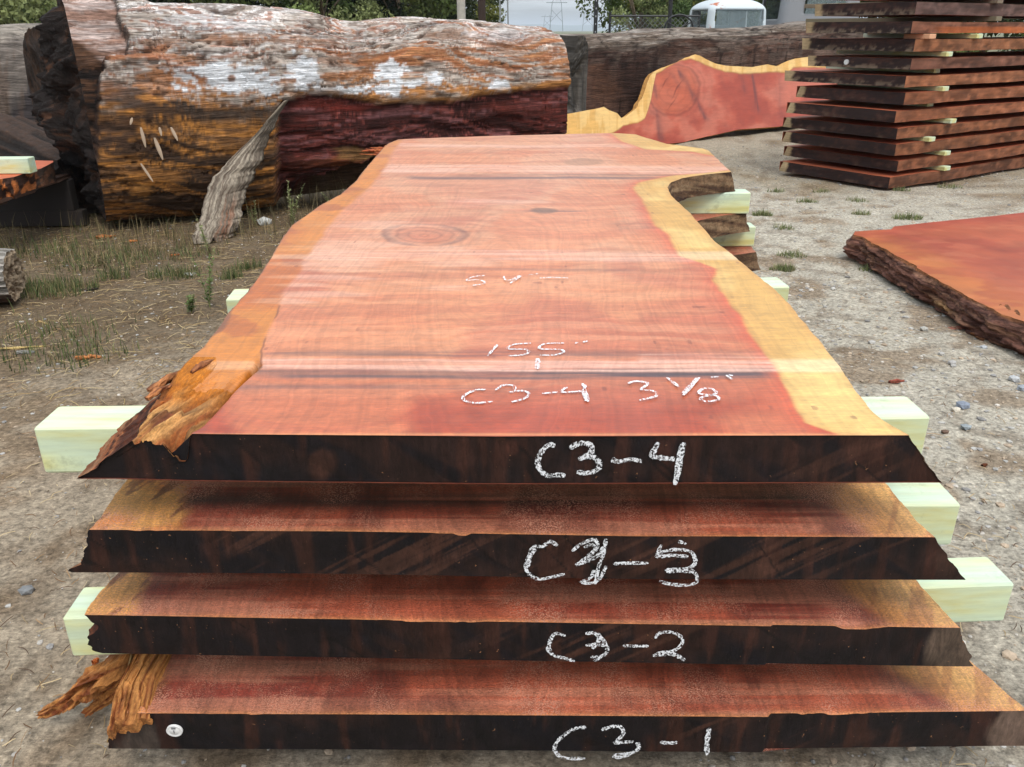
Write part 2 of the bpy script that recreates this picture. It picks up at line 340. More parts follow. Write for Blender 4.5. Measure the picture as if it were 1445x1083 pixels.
    c = mix(c, lin(222, 150, 96), band(np.minimum(Y-1.05, 9), 0, .004)*ss(262, 275, px)*.6)
    return c
def dz_top(X, Y, px, py):
    n2 = fbm(X*10, Y*9, 0, 4, 9)-.5
    d = px-itp(py, Crack)+n2*10
    z = (fbm(X*2, Y*2, 0, 3, 2)-.5)*.003
    reg = ss(510, 570, py)*ss(8, -10, d)
    blk = fbm(X*60-Y*21, Y*7, 0, 4, 61)
    z = z-reg*(.003+.009*ss(.35, .62, 1-(.35*blk+.65*np.round(blk*9)/9))+.008*ss(.5, .56, vn(X*46-Y*16, Y*18, 0, 63)))
    z = z-band(d, 0, 4+4*ss(530, 580, py))*ss(503, 525, py)*ss(612, 596, py)*.028
    z = z-.026*ss(592, 606, py)*ss(226, 240, px)*ss(272, 256, px)
    z = z-.012*ss(560, 600, py)*ss(20, -25, px-itp(py, Lpts)-14)
    return z
def paint_low(seed, sl, sr, dark_x=None, streak=None):
    def f(X, Y, px, py):
        nz = fbm(X*3, Y*3, seed, 5, seed)-.5; n2 = fbm(X*12, Y*12, 0, 4, seed+9)-.5; fy = fbm(X*1.1, Y*50, 0, 4, seed+4)-.5
        c = mix(lin(184, 90, 62), lin(140, 54, 40), ss(-.15, .2, nz)*np.ones_like(X)); c = mix(c, lin(214, 146, 116), ss(.0, .2, fy+nz*.6+.06)*.5)
        c = mix(c, lin(88, 24, 20), ss(.05, .16, fbm(X*7, Y*5, 0, 4, seed+30)-.5)*.5)
        if streak: c = mix(c, lin(52, 36, 36), band(py+nz*8, streak, 9)*ss(.3, .6, fbm(X*1.5, Y*60, 0, 4, seed+6)+.1)*.8)
        xl = itp(py, sl)+n2*40; xr = itp(py, sr)+n2*22
        o = mix(lin(210, 126, 56), lin(228, 162, 86), ss(-.1, .12, nz+n2)); o = mix(o, lin(120, 60, 34), ss(.58, .68, fbm(X*46-Y*14, Y*12, 0, 4, seed+7))*.8)
        c = mix(c, o, ss(14, -14, px-xl))
        s = mix(lin(196, 130, 68), lin(222, 168, 100), ss(10, 90, px-xr+n2*60)); s = mix(s, lin(150, 84, 44), ss(.56, .66, fbm(X*30-Y*16, Y*5, 0, 3, seed+8))*.5)
        c = mix(c, s, ss(-22, 22, px-xr)); c = mix(c, lin(90, 24, 18), band(px, xr-18, 22)*.5); c = mix(c, lin(232, 152, 92), np.exp(-np.maximum(Y-Y[:1], 0)/.005)*.8)
        return c
    return f
def paint_end(seed, spots=()):
    def f(X, Z, px, py):
        n = fbm(X*5, Z*9, seed, 4, seed+50)-.5; d = fbm((X+Z*1.5)*14, (Z-X)*2, 0, 4, seed+51)-.5; v = fbm(X*45, Z*5, 0, 4, seed+52)-.5
        c = mix(lin(20, 15, 17), lin(36, 22, 19), ss(-.1, .18, n+v*.4)*np.ones_like(X)); c = mix(c, lin(15, 13, 18), ss(0, .15, d)*.8)
        c = mix(c, lin(56, 31, 23), ss(.04, .2, v+n*.3)*.6); g_ = fbm((X-Z*1.7)*46, (X+Z)*2.5, seed, 4, seed+57)-.5; c = mix(c, lin(64, 40, 31), ss(.03, .17, g_)*ss(-.05, .12, fbm(X*2.2, Z*2, 0, 3, seed+58)-.5)*.8); c = mix(c, lin(10, 8, 9), ss(.975, .995, 1-np.abs(fbm((X+Z*.9)*5, (Z-X)*1.3, seed, 4, seed+59)-.5)*2)*.8)
        for cx, cy, rx, ry, col, a in spots: c = mix(c, lin(*col), ell(px, py, cx, cy, rx, ry, (n+v*.6)*1.5)*a)
        return c
    return f
def bark_paint(kind):
    def f(X, Y, Z, s):
        n = fbm(X*6+Z*9, Y*5, Z*12, 4, 90)-.5; v = fbm(Z*90+X*20, Y*7, 0, 4, 91)-.5
        if kind == 'far': c = mix(lin(122, 96, 72), lin(84, 62, 46), ss(-.1, .15, n+v)*np.ones_like(X))
        else: c = mix(lin(146, 88, 56), lin(88, 48, 34), ss(-.1, .12, n+v*1.2)*np.ones_like(X))
        c = mix(c, lin(50, 32, 26), ss(.1, .22, v)*.8); c = mix(c, lin(150, 128, 100), ss(.08, .2, -v)*.4)
        return c
    return f
def make_slab(label, zt, front, rowsY, XL, XR, dL, dR, painter, endp, nx, dzf, group, dispL=.012, dispR=.010, jag=.003, m=26, label_end=None):
    zb = zt-TT; fx = np.array([q[0] for q in front]); fyv = np.array([q[1] for q in front]); f0 = fyv.mean()
    ny = len(rowsY); t = np.linspace(0, 1, nx)[None, :]; t = .45*t*t+.55*t if dzf else t
    jl = (fbm(rowsY*25, 3.1, 0, 4, int(zt*100))-.5)*2*jag; jr = (fbm(rowsY*25, 7.7, 0, 4, int(zt*100)+3)-.5)*2*jag
    XLj = XL+jl; XRj = XR+jr
    X = XLj[:, None]*(1-t)+XRj[:, None]*t
    def yf(X_, Yr): return Yr+(np.interp(X_, fx, fyv)-f0)*np.exp(-np.maximum(Yr-f0, 0)/.12)
    Y = yf(X, rowsY[:, None]*np.ones_like(X))
    px, py = proj(X, Y, zt)
    Z = zt+(dzf(X, Y, px, py) if dzf else (fbm(X*2, Y*2, 0, 3, 2)-.5)*.003-ss(.60, .78, fbm(X*14, 0*X, zt*9, 4, 15))*.006*np.exp(-np.maximum(Y-f0, 0)/.008))
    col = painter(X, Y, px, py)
    root = empty('timber_plank', (0, float(rowsY.mean()), zb), label, 'wood slab', group)
    # walls
    s = np.linspace(0, 1, m+1)[None, :]
    walls = {}
    for sd, Xe, dO, amp, k in ((-1, XLj, dL, dispL, 0), (1, XRj, dR, dispR, nx-1)):
        Yw = Y[:, k][:, None]*np.ones_like(s); Zt = Z[:, k][:, None]
        Zw = Zt*(1-s)+zb*s
        nzv = (fbm(Yw*14, s*2.2*np.ones_like(Yw), 0, 4, 70+sd+int(zt*50))-.5)*2+(fbm(Yw*50, s*7*np.ones_like(Yw), 0, 3, 75+sd)-.5)
        Xw = Xe[:, None]+sd*(dO[:, None]*s**1.15+amp*nzv*np.sqrt(s))
        walls[sd] = (Xw, Yw, Zw)
    # board: top, bottom, far end
    Vt = np.stack([X, Y, Z], -1).reshape(-1, 3); Fs = [gfaces(ny, nx)]; cols = [col.reshape(-1, 3)]; n = len(Vt)
    lb = np.stack([walls[-1][0][:, -1], walls[-1][1][:, -1], walls[-1][2][:, -1]], -1); rb = np.stack([walls[1][0][:, -1], walls[1][1][:, -1], walls[1][2][:, -1]], -1)
    nb = 24; tb = np.linspace(0, 1, nb)[None, :, None]; Bt = lb[:, None]*(1-tb)+rb[:, None]*tb; Bt[..., 2] = zb
    Bt[..., 1] = yf(Bt[..., 0], rowsY[:, None]*np.ones_like(Bt[..., 0]))
    Fs.append(gfaces(ny, nb, flip=True, off=n)); cols.append(np.tile(lin(112, 56, 40), (ny*nb, 1))); n += ny*nb
    Bk = np.stack([Vt.reshape(ny, nx, 3)[-1][np.linspace(0, nx-1, nb).astype(int)], Bt[-1]], 0)
    Fs.append(gfaces(2, nb, off=n, flip=False)); cols.append(np.tile(lin(60, 32, 26), (2*nb, 1)))
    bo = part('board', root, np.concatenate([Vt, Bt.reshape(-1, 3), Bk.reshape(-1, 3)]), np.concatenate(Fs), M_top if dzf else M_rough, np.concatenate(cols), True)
    AX, AY = np.concatenate([X.ravel(), Bt[..., 0].ravel(), Bk[..., 0].ravel()]), np.concatenate([Y.ravel(), Bt[..., 1].ravel(), Bk[..., 1].ravel()])
    w1 = fbm(AX*2, AY*1.3, 0, 3, 41)-.5; fig = np.sqrt((AX+.03+w1*.12)**2+(.16*(AY-1.9))**2)+.10*np.exp(-(((AX+.27)/.16)**2+((AY-2.55)/.3)**2))+.05*np.exp(-(((AX-.05)/.1)**2+((AY-3.0)/.2)**2))
    fa = bo.data.attributes.new('Fig', 'FLOAT', 'POINT'); fa.data.foreach_set('value', fig.astype(np.float32))
    if dzf:
        bo.data.materials.append(M_crumb); d_ = px-itp(py, Crack)+(fbm(X*10, Y*9, 0, 4, 9)-.5)*10; rg = ((d_ < 0) & (py > 545)) | ((d_ < -60) & (py > 505))
        mi = np.zeros(len(bo.data.polygons), np.int32); rf = rg[:-1, :-1].ravel(); mi[:len(rf)] = rf; bo.data.polygons.foreach_set('material_index', mi)
    for sd in (-1, 1):
        Xw, Yw, Zw = walls[sd]
        c = bark_paint('near' if sd < 0 else 'far')(Xw, Yw, Zw, s)
        part('bark_edge', root, np.stack([Xw, Yw, Zw], -1), gfaces(ny, m+1, flip=sd > 0), M_bark, c)
    # front end
    nxe = 420; te = np.linspace(0, 1, nxe)[None, :]; sv = np.linspace(0, 1, m+1)[:, None]
    XLs = walls[-1][0][0][:, None]; XRs = walls[1][0][0][:, None]
    Xe = XLs*(1-te)+XRs*te
    ztop = np.interp(te[0], t[0], Z[0])[None, :]; Ze = ztop*(1-sv)+zb*sv
    Ye = np.interp(Xe, fx, fyv)+(fbm(Xe*8, Ze*8, 0, 4, 5)-.5)*.006*np.sin(np.pi*np.clip(sv*np.ones_like(Xe), 0, 1))
    pxe, pye = proj(Xe, Ye, Ze)
    part('sealed_end', root, np.stack([Xe, Ye, Ze], -1), gfaces(m+1, nxe, flip=True), M_end, endp(Xe, Ze, pxe, pye))
    return root, walls
def world_pts(pts, z): # (py,px)->(Y,X)
    return np.array([[P(x, y, z)[1], P(x, y, z)[0]] for y, x in pts])
pyr = np.concatenate([np.linspace(613, 260, 470), np.linspace(259.5, 188.4, 190)])
top_rowsY = P(722.5+0*pyr, pyr, ZT[0])[1]
topL = P(itp(pyr, Lpts), pyr, ZT[0])[0]; topR = P(itp(pyr, Rpts), pyr, ZT[0])[0]
dLt = np.interp(top_rowsY, [1.04, 1.15, 1.5, 2.2, 3, 4.8], [.098, .09, .055, .032, .02, .01])
dRt = np.interp(top_rowsY, [1.04, 1.12, 1.3, 1.6, 3, 3.6, 4.8], [.066, .05, .03, .018, .02, .035, .02])
def frontpts(pts, z): return sorted([(float(P(x, y, z)[0]), float(P(x, y, z)[1])) for x, y in pts])
G = 'four wide slabs of the near stack'
SLABS = []
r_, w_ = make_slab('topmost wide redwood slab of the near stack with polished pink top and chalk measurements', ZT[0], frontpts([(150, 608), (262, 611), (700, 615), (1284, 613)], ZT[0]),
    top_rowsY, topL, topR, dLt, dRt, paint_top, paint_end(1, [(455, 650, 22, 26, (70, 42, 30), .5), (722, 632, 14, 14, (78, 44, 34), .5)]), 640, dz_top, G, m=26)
SLABS.append(r_)
def low(idx, label, front, Lp, Rp, painter, endp, offL, offR, dl, dr, dispL=.012):
    z = ZT[idx]; fp = frontpts(front, z); y0 = np.mean([q[1] for q in fp])
    rows = np.concatenate([np.linspace(y0, y0+.3, 110), np.linspace(y0+.31, top_rowsY.max()-.02*idx, 190)])
    def side(pts, topX, off):
        w = world_pts(pts, z); w = w[w[:, 0].argsort()]
        near = np.interp(rows, w[:, 0], w[:, 1]); far = np.interp(rows, top_rowsY, topX)+off+(.05+.05*(idx-1))*ss(2.5, 3.0, rows)*(off > 0)
        k = ss(w[-1, 0], w[-1, 0]+.25, rows); return near*(1-k)+far*k
    XL = side(Lp, topL, offL); XR = side(Rp, topR, offR)
    dL_ = np.interp(rows, [y0, y0+.3, 5], [dl, .03, .03]); dR_ = np.interp(rows, [y0, y0+.3, 5], [dr, .03, .03])
    r, w = make_slab(label, z, fp, rows, XL, XR, dL_, dR_, painter, endp, 460, None, G, dispL=dispL, jag=.004)
    SLABS.append(r); return r, w
low(1, 'second slab down in the near stack, its dark end chalked with a corrected final digit',
    [(130, 748), (480, 750), (890, 757), (1320, 758)], [(748, 128), (715, 150), (680, 176)], [(758, 1322), (735, 1294), (683, 1250)],
    paint_low(2, [(748, 258), (680, 262)], [(757, 1222), (683, 1160)], streak=706), paint_end(2, [(1330, 790, 30, 30, (62, 42, 34), .6)]), -.02, .03, .038, .063, .026)
low(2, 'third slab down in the near stack with orange left corner and split grey right tip',
    [(120, 868), (480, 874), (1088, 884), (1090, 882), (1355, 886)], [(868, 118), (840, 138), (812, 165)], [(886, 1356), (855, 1325), (825, 1298)],
    paint_low(5, [(868, 190), (812, 200)], [(883, 1262), (828, 1188)]), paint_end(3, [(1345, 915, 34, 34, (96, 80, 68), .7)]), -.03, .04, -.022, .043, .030)
low(3, 'bottom slab of the near stack with crumbling left corner and a round white tag',
    [(150, 1007), (480, 1008), (1084, 1012), (1087, 1007), (1446, 1003)], [(1010, 158), (970, 172), (925, 192)], [(1003, 1447), (970, 1412), (940, 1376)],
    paint_low(8, [(1008, 215), (925, 232)], [(1004, 1352), (935, 1235)]), paint_end(4, [(1425, 1035, 42, 40, (112, 92, 80), .75), (195, 1050, 34, 34, (76, 66, 60), .8)]), -.04, .05, .028, .042)
# ------------------------------------------------------------------ chalk writing
def cat_rom(pts, n=6):
    p = [np.array(q, float) for q in pts]
    if len(p) < 3: return [p[0]+(p[-1]-p[0])*i/n for i in range(n+1)]
    p = [2*p[0]-p[1]]+p+[2*p[-1]-p[-2]]; out = []
    for i in range(1, len(p)-2):
        for k in range(n):
            t = k/n; out.append(.5*((2*p[i])+(-p[i-1]+p[i+1])*t+(2*p[i-1]-5*p[i]+4*p[i+1]-p[i+2])*t*t+(-p[i-1]+3*p[i]-3*p[i+1]+p[i+2])*t**3))
    out.append(p[-2]); return out
def writing(parent, strokes, to3d, normal, width, name='chalk_lettering'):
    V = []; Fq = []; nrm = Vector(normal)
    for k, s in enumerate(strokes):
        smooth = len(s) < 3 or s[0] != 'z'
        pts = cat_rom(s); Q = [Vector(to3d(*q)) for q in pts]
        for i, q in enumerate(Q):
            d = (Q[min(i+1, len(Q)-1)]-Q[max(i-1, 0)]).normalized(); w = d.cross(nrm).normalized()
            ww = width*(.75+.5*random.random())*(.6 if i in (0, len(Q)-1) else 1)/2
            lift = nrm*(.0008+.00012*k)
            V += [q-w*ww+lift, q+w*ww+lift]
            if i: a = len(V)-4; Fq.append([a, a+1, a+3, a+2])
    return part(name, parent, [tuple(v) for v in V], Fq, M_chalk, None, False)
def face3d(idx, front):
    fp = frontpts(front, ZT[idx]); xs = [q[0] for q in fp]; ys = [q[1] for q in fp]
    def f(px, py):
        Y = ys[1]
        for _ in range(4):
            p = PY(px, py, Y); Y = float(np.interp(p[0], xs, ys))
        p = PY(px, py, Y-.0022); return tuple(p)
    return f
FR = [[(150, 608), (262, 611), (700, 615), (1284, 613)], [(130, 748), (480, 750), (890, 757), (1320, 758)], [(120, 868), (480, 874), (1088, 884), (1090, 882), (1355, 886)], [(150, 1007), (480, 1008), (1084, 1012), (1087, 1007), (1446, 1003)]]
W4 = [[(783, 630), (776, 627), (766, 635), (759, 649), (762, 663), (773, 671), (786, 670), (798, 671)],
      [(804, 633), (813, 627), (825, 625), (834, 629), (834, 638), (826, 644), (816, 648)], [(826, 645), (838, 645), (845, 652), (845, 660), (836, 666), (825, 667), (814, 666)],
      [(863, 648), (873, 651), (891, 648), (906, 651)], [(929, 624), (923, 635), (919, 643), (935, 646), (952, 648)], [(965, 624), (961, 641), (957, 663), (952, 684)], [(962, 626), (958, 650), (953, 676)]]
W3 = [[(787, 770), (776, 764), (766, 771), (753, 772), (746, 785), (742, 801), (748, 811), (760, 817), (775, 815), (797, 810)], [(755, 774), (749, 785), (745, 800)],
      [(807, 778), (819, 768), (838, 761), (843, 771), (833, 782), (819, 793), (812, 797)], [(812, 797), (830, 791), (844, 783), (851, 771)], [(824, 772), (836, 768), (840, 776), (830, 786)],
      [(855, 760), (851, 782), (844, 801), (840, 824)], [(838, 804), (833, 815), (819, 821), (836, 822), (847, 815), (855, 798)],
      [(865, 795), (888, 794), (915, 794)], [(933, 768), (926, 785), (935, 778), (955, 775), (974, 778), (981, 790), (971, 801), (949, 803), (938, 803)],
      [(930, 785), (949, 783), (971, 785)], [(957, 763), (968, 767)], [(971, 801), (982, 810), (982, 821), (966, 825), (944, 823), (930, 819)], [(940, 806), (960, 805), (976, 806)], [(978, 782), (981, 792), (976, 800)]]
W2 = [[(798, 897), (783, 894), (776, 906), (773, 917), (783, 925), (798, 929), (811, 933)], [(779, 897), (775, 908), (776, 919)],
      [(826, 894), (838, 893), (845, 900), (838, 909), (826, 910)], [(838, 909), (850, 910), (858, 914), (852, 924), (833, 927)], [(843, 893), (854, 907), (857, 917)], [(849, 900), (842, 907), (836, 915)], [(851, 923), (845, 928), (838, 932)],
      [(879, 910), (894, 911), (915, 911)], [(924, 900), (930, 893), (944, 891), (957, 895), (963, 904), (955, 915), (935, 922), (921, 925)], [(921, 924), (941, 923), (955, 924), (966, 931)], [(926, 921), (944, 919), (960, 928)]]
W1 = [[(827, 1026), (811, 1028), (794, 1039), (783, 1052), (787, 1065), (802, 1070), (826, 1070)],
      [(849, 1030), (863, 1025), (876, 1026), (879, 1036), (866, 1048)], [(866, 1048), (880, 1047), (894, 1046)], [(899, 1047), (901, 1055), (891, 1062), (866, 1065)], [(890, 1063), (876, 1068), (864, 1067)],
      [(931, 1047), (944, 1048), (956, 1047)], [(1001, 1026), (999, 1041), (996, 1054), (998, 1065)], [(999, 1028), (997, 1045), (999, 1062)]]
for i, w in enumerate((W4, W3, W2, W1)): writing(SLABS[i], w, face3d(i, FR[i]), (0, -1, 0), (.0078, .0056, .0056, .0068)[i])
WT = [[(702, 487), (688, 503)], [(749, 485), (725, 487), (717, 493), (742, 494), (745, 499), (734, 502), (717, 503)], [(797, 485), (769, 486), (762, 493), (790, 494), (795, 498), (781, 502), (762, 502)], [(811, 486), (815, 484)], [(823, 484), (829, 482)],
      [(761, 507), (760, 514), (759, 522)], [(758, 507), (757, 514), (757, 522)], [(685, 551), (670, 552), (655, 560), (656, 567), (672, 570), (695, 568)], [(699, 552), (711, 545), (725, 546), (725, 554), (717, 555)], [(717, 555), (737, 553), (746, 557), (740, 564), (722, 569)],
      [(765, 557), (787, 555)], [(800, 548), (792, 555), (818, 554), (827, 553)], [(822, 543), (827, 557), (830, 569)], [(826, 545), (823, 557), (827, 568)],
      [(886, 543), (897, 540), (914, 543), (903, 552)], [(903, 552), (922, 554), (926, 561), (902, 567)], [(941, 535), (958, 548)], [(987, 535), (964, 560)], [(984, 535), (963, 557)],
      [(1005, 551), (992, 551), (987, 558), (1010, 561), (1013, 567), (995, 569), (989, 564), (1010, 558), (1005, 551)], [(1003, 535), (1014, 534)], [(1025, 532), (1033, 538)], [(1028, 532), (1034, 533)],
      [(684, 391), (672, 392), (663, 394)], [(663, 394), (658, 398), (674, 397), (684, 400), (681, 403), (667, 405)], [(711, 392), (713, 397), (722, 397), (733, 391)], [(736, 391), (728, 397), (720, 402)], [(746, 390), (752, 390)], [(755, 389), (760, 389)], [(761, 395), (780, 394), (802, 395)]]
o = writing(SLABS[0], WT, lambda x, y: tuple(P(x, y, ZT[0]+.0012)), (0, 0, 1), .0052); o['label'] = 'chalk measurements on the top face'
# round tag and knob
def disc(parent, name, px, py, idx, r, mat, squash=.9):
    p = np.array(face3d(idx, FR[idx])(px, py)); m = MB(); n = 36
    prof = [(0, .0040), (r*.55, .0040), (r*.6, .0032), (r*.8, .0034), (r*.92, .0042), (r, .0036), (r*1.0, .0)]
    V = []; Fq = []
    for k, (rr, h) in enumerate(prof[1:]):
        for i in range(n): a = 2*math.pi*i/n; V.append((p[0]+rr*math.cos(a), p[1]-h, p[2]+rr*squash*math.sin(a)))
    V.append((p[0], p[1]-.004, p[2])); c = len(V)-1
    for i in range(n): Fq.append([c, (i+1) % n, i])
    for k in range(len(prof)-2):
        for i in range(n): Fq.append([k*n+i, k*n+(i+1) % n, (k+1)*n+(i+1) % n, (k+1)*n+i])
    m.add(V, Fq); return m.part(name, parent, mat, True), p
t_, p_ = disc(SLABS[3], 'round_tag', 247, 1030, 3, .0135, M_tagw)
m = MB(); m.box((p_[0], p_[1]-.0046, p_[2]), (.0016, .0012, .006)); m.box((p_[0], p_[1]-.0046, p_[2]+.0075), (.007, .0012, .003)); m.part('tag_marking', SLABS[3], plain('grey_print', (.16, .16, .17), .6))
def fibre_chunk(name, parent, pts, wid, thk, seed, mat, na=60, nb=22, paint=None, rough=.5):
    """a torn fibrous wedge following centre points (world), local width vectors given per point"""
    C = np.array([q for q in pts], float); W = np.array(wid, float); T = np.array(thk, float)
    u = np.linspace(0, 1, na); k = np.linspace(0, 1, len(C))
    Cc = np.stack([np.interp(u, k, C[:, i]) for i in range(3)], -1); Wc = np.stack([np.interp(u, k, W[:, i]) for i in range(3)], -1); Tc = np.interp(u, k, T)
    d = np.gradient(Cc, axis=0); d /= np.linalg.norm(d, axis=1, keepdims=True)
    wn = Wc/np.maximum(np.linalg.norm(Wc, axis=1, keepdims=True), 1e-6); nr = np.cross(wn, d); nr *= np.sign(nr[:, 2:3]+1e-9)
    a = np.linspace(0, 2*np.pi, nb, endpoint=False)[None, :]
    ca, sa = np.cos(a), np.sin(a); ca = np.sign(ca)*np.abs(ca)**.7; sa = np.sign(sa)*np.abs(sa)**.7
    U = (u[:, None]*np.ones_like(a))
    n = fbm(U*6+seed, np.cos(a)*4+np.sin(a)*0, np.sin(a)*4, 4, seed)-.5; st_ = np.round((vn(np.cos(a)*7+0*U, U*9, np.sin(a)*5, seed+1))*3)/3-.5
    r = 1+n*1.2*rough+st_*.9*rough
    V = Cc[:, None]+Wc[:, None]*(ca*r)[..., None]+nr[:, None]*(Tc[:, None]*sa*r)[..., None]
    f = fbm(np.cos(a)*9+0*U, U*3, np.sin(a)*9, 4, seed+5)
    c = paint(f, U) if paint else mix(lin(128, 66, 34), lin(206, 142, 80), ss(.3, .65, f))
    Fq = np.concatenate([gfaces(na, nb, wrap=True)])
    return V, Fq, c
def chunk_part(name, parent, *a, **k):
    V, Fq, c = fibre_chunk(name, parent, *a, **k)
    na, nb = V.shape[:2]; cap = []
    Vs = V.reshape(-1, 3); c0 = V[0].mean(0); c1 = V[-1].mean(0); Vs = np.concatenate([Vs, [c0, c1]]); cc = np.concatenate([c.reshape(-1, 3), [c[0].mean(0)*.6, c[-1].mean(0)*.6]])
    Ft = [[len(Vs)-2, (i+1) % nb, i, i] for i in range(nb)]+[[len(Vs)-1, (na-1)*nb+i, (na-1)*nb+(i+1) % nb, (na-1)*nb+(i+1) % nb] for i in range(nb)]
    tri = [f[:3] for f in Ft]
    quads = np.concatenate([Fq[:, [0, 1, 2]], Fq[:, [0, 2, 3]], np.array(tri)])
    return part(name, parent, Vs, quads, k.get('matx', M_rot) if False else M_rot, cc, False)
z1 = ZT[3]
def Q(x, y, z): return tuple(P(x, y, z))
# rotten corner of the bottom slab: long ribs of orange fibre, then the torn pieces that hang off it
for k, (a, b, w, t, sd) in enumerate((((186, 1022), (206, 925), .013, .010, 3), ((170, 1022), (194, 928), .011, .012, 13), ((204, 1012), (222, 926), .011, .008, 23), ((158, 1030), (184, 930), .006, .012, 33))):
    A = np.array(Q(*a, z1-.004)); B = np.array(Q(*b, z1-.002)); M = (A+B)/2
    chunk_part('rotten_fibre', SLABS[3], [A-[0, .004, .006], M+[0, 0, .003], B+[0.01, .12, 0]], [(w, 0, 0)]*3, [t, t*1.1, t], sd, M_rot, rough=.55)
zz = .04
chunk_part('torn_bark', SLABS[3], [Q(185, 935, .15), Q(140, 955, .10), Q(105, 985, .06), Q(62, 1005, .035)], [(.03, .05, 0), (.02, .042, 0), (.012, .03, 0), (.006, .012, 0)], [.02, .022, .018, .008], 41, M_rot, na=90, nb=30, rough=.7)
chunk_part('torn_bark', SLABS[3], [Q(190, 945, .13), Q(160, 975, .07), Q(130, 1002, .035)], [(.014, .02, 0), (.014, .016, 0), (.012, .01, 0)], [.02, .018, .012], 47, M_rot, na=70, nb=24, rough=.7)
chunk_part('torn_bark', SLABS[3], [Q(152, 1048, .11), Q(172, 985, .15), Q(186, 925, .17)], [(.0012, 0, 0), (.0016, 0, 0), (.0016, 0, 0)], [.003, .0035, .004], 51, M_rot, na=30, nb=10, rough=.4, paint=lambda f, U: mix(lin(190, 160, 110), lin(150, 120, 80), f))
# ragged fibres on the top slab's left corner and far corner
for k in range(5):
    py_ = random.uniform(515, 607); x0 = itp(py_, Lpts)+random.uniform(-14, 22); l = random.uniform(12, 34)
    A = np.array(Q(x0, py_, ZT[0]-random.uniform(0, .02))); d = np.array([.33, 1.0, 0.0]); d /= np.linalg.norm(d); L_ = random.uniform(.04, .12)
    chunk_part('bark_fibre', SLABS[0], [A, A+d*L_*.5+[0, 0, .004], A+d*L_], [(.004, -.002, 0), (.006, -.003, 0), (.002, -.001, 0)], [.003, .005, .002], 100+k, M_rot, na=16, nb=10, rough=.6,
               paint=(lambda f, U: mix(lin(110, 62, 40), lin(196, 128, 78), ss(.3, .7, f))))
for k in range(10):
    A = np.array(Q(random.uniform(528, 562), random.uniform(205, 222), ZT[0]-.02)); d = np.array([random.uniform(-.9, .5), random.uniform(-.6, .8), .04]); d /= np.linalg.norm(d)
    chunk_part('bark_fibre', SLABS[0], [A, A+d*.05, A+d*.11], [(.016, .004, 0), (.014, -.003, 0), (.003, -.001, 0)], [.012, .010, .003], 140+k, M_rot, na=16, nb=10, rough=.6, paint=(lambda f, U: mix(lin(150, 62, 36), lin(206, 124, 76), ss(.3, .7, f))))
# ------------------------------------------------------------------ spacer blocks of the near stack
def beam(a, b, zb, h=.089, w=.089, label='', group='pale green spacer blocks', mat=None, name='spacer_block', loc=None, bev=.0035):
    a = np.array(a[:2], float); b = np.array(b[:2], float); d = b-a; L = np.linalg.norm(d); d /= L; nrm = np.array([-d[1], d[0]])
    c = (a+b)/2+nrm*w/2; ang = math.atan2(d[1], d[0])
    m = MB(); m.box((0, 0, h/2), (L, w, h), 0, bev)
    o = link(name, m.mesh(name, mat or M_block), None, (c[0], c[1], zb)); o.rotation_euler = (0, 0, ang); tag(o, label, 'wood block', group); return o
G4 = ZT[0]-TT; G3 = ZT[1]-TT; G2 = ZT[2]-TT; G1 = ZT[3]-TT; e = .001
beam(P(46, 604, G4), P(1314, 588, G4), ZT[1]+e, .087, label='pale green spacer block with yellow left end under the topmost near slab')
beam(np.array([-.70, float(P(1357, 712, G3)[1])]), P(1357, 712, G3), ZT[2]+e, .087, label='yellowish spacer block showing only at the right between second and third near slabs')
beam(P(87, 872, G2), P(1433, 824, G2), ZT[3]+e, .087, label='mint green spacer block jutting far right beneath the third near slab')
pa, pb = P(318, 422, G4), P(1115, 404, G4)
beam(pa, pb, ZT[1]+e, .087, label='mint spacer block poking out beside the middle of the topmost near slab')
pc = P(1060, 272, G4); beam((pc[0]-1.2, pc[1]), pc, ZT[1]+e, .087, label='green spacer block behind the notch, just below the topmost near slab')
pd = P(1067, 320, G3); beam((pd[0]-1.2, pd[1]), pd, ZT[2]+e, .087, label='green spacer block behind the notch, one gap lower down')
for zb, top_, ys in ((ZT[2], G3, (2.2,)), (ZT[3], G2, (2.2, 3.55))):
    for y in ys: beam((-.42, y), (.38, y), zb+e, .087, label='spacer block hidden deep inside the near stack')
for y in (1.35, 2.3, 3.5): beam((-.45, y), (.5, y), .002, G1-.003, label='block lifting the bottom near slab off the ground')
# ================================================================== ground
def ground_h(X, Y):
    r = np.hypot(X, Y-4); k = ss(40, 12, r)
    h = (fbm(X*.8, Y*.8, 0, 3, 200)-.5)*.05+(fbm(X*6, Y*6, 0, 4, 204)-.5)*.018+(fbm(X*22, Y*22, 0, 4, 207)-.5)*.010
    pad = ss(1.25, .8, np.abs(X))*ss(.5, 1.0, Y)*ss(5.3, 4.9, Y)
    return h*k*(1-pad*.7)-.012
n = 620; q = np.linspace(-1, 1, n); wx = 5.0*q+np.sign(q)*np.abs(q)**9*9000; vy = np.linspace(-1, 1, n); wy = 3.6+5.0*vy+np.sign(vy)*np.abs(vy)**9*9000
X, Y = np.meshgrid(wx, wy); Z = ground_h(X, Y)
px, py = proj(X, Y, Z)
a = fbm(X*.9, Y*.9, 0, 4, 210)-.5; b = fbm(X*5, Y*5, 0, 5, 214)-.5
c = mix(lin(160, 146, 127), lin(174, 167, 153), ss(-1.2, 1.6, X+a*3)*np.ones_like(X))
c = mix(c, lin(128, 106, 82), ss(.02, .2, b+a*.6)*.65)
lf = ss(-.2, -1.0, X+a*2)*ss(2.0, 3.8, Y+a*2); c = mix(c, lin(96, 81, 62), lf*.85)
c = mix(c, lin(132, 118, 92), ss(6.2, 8, Y+a*3)*.45)
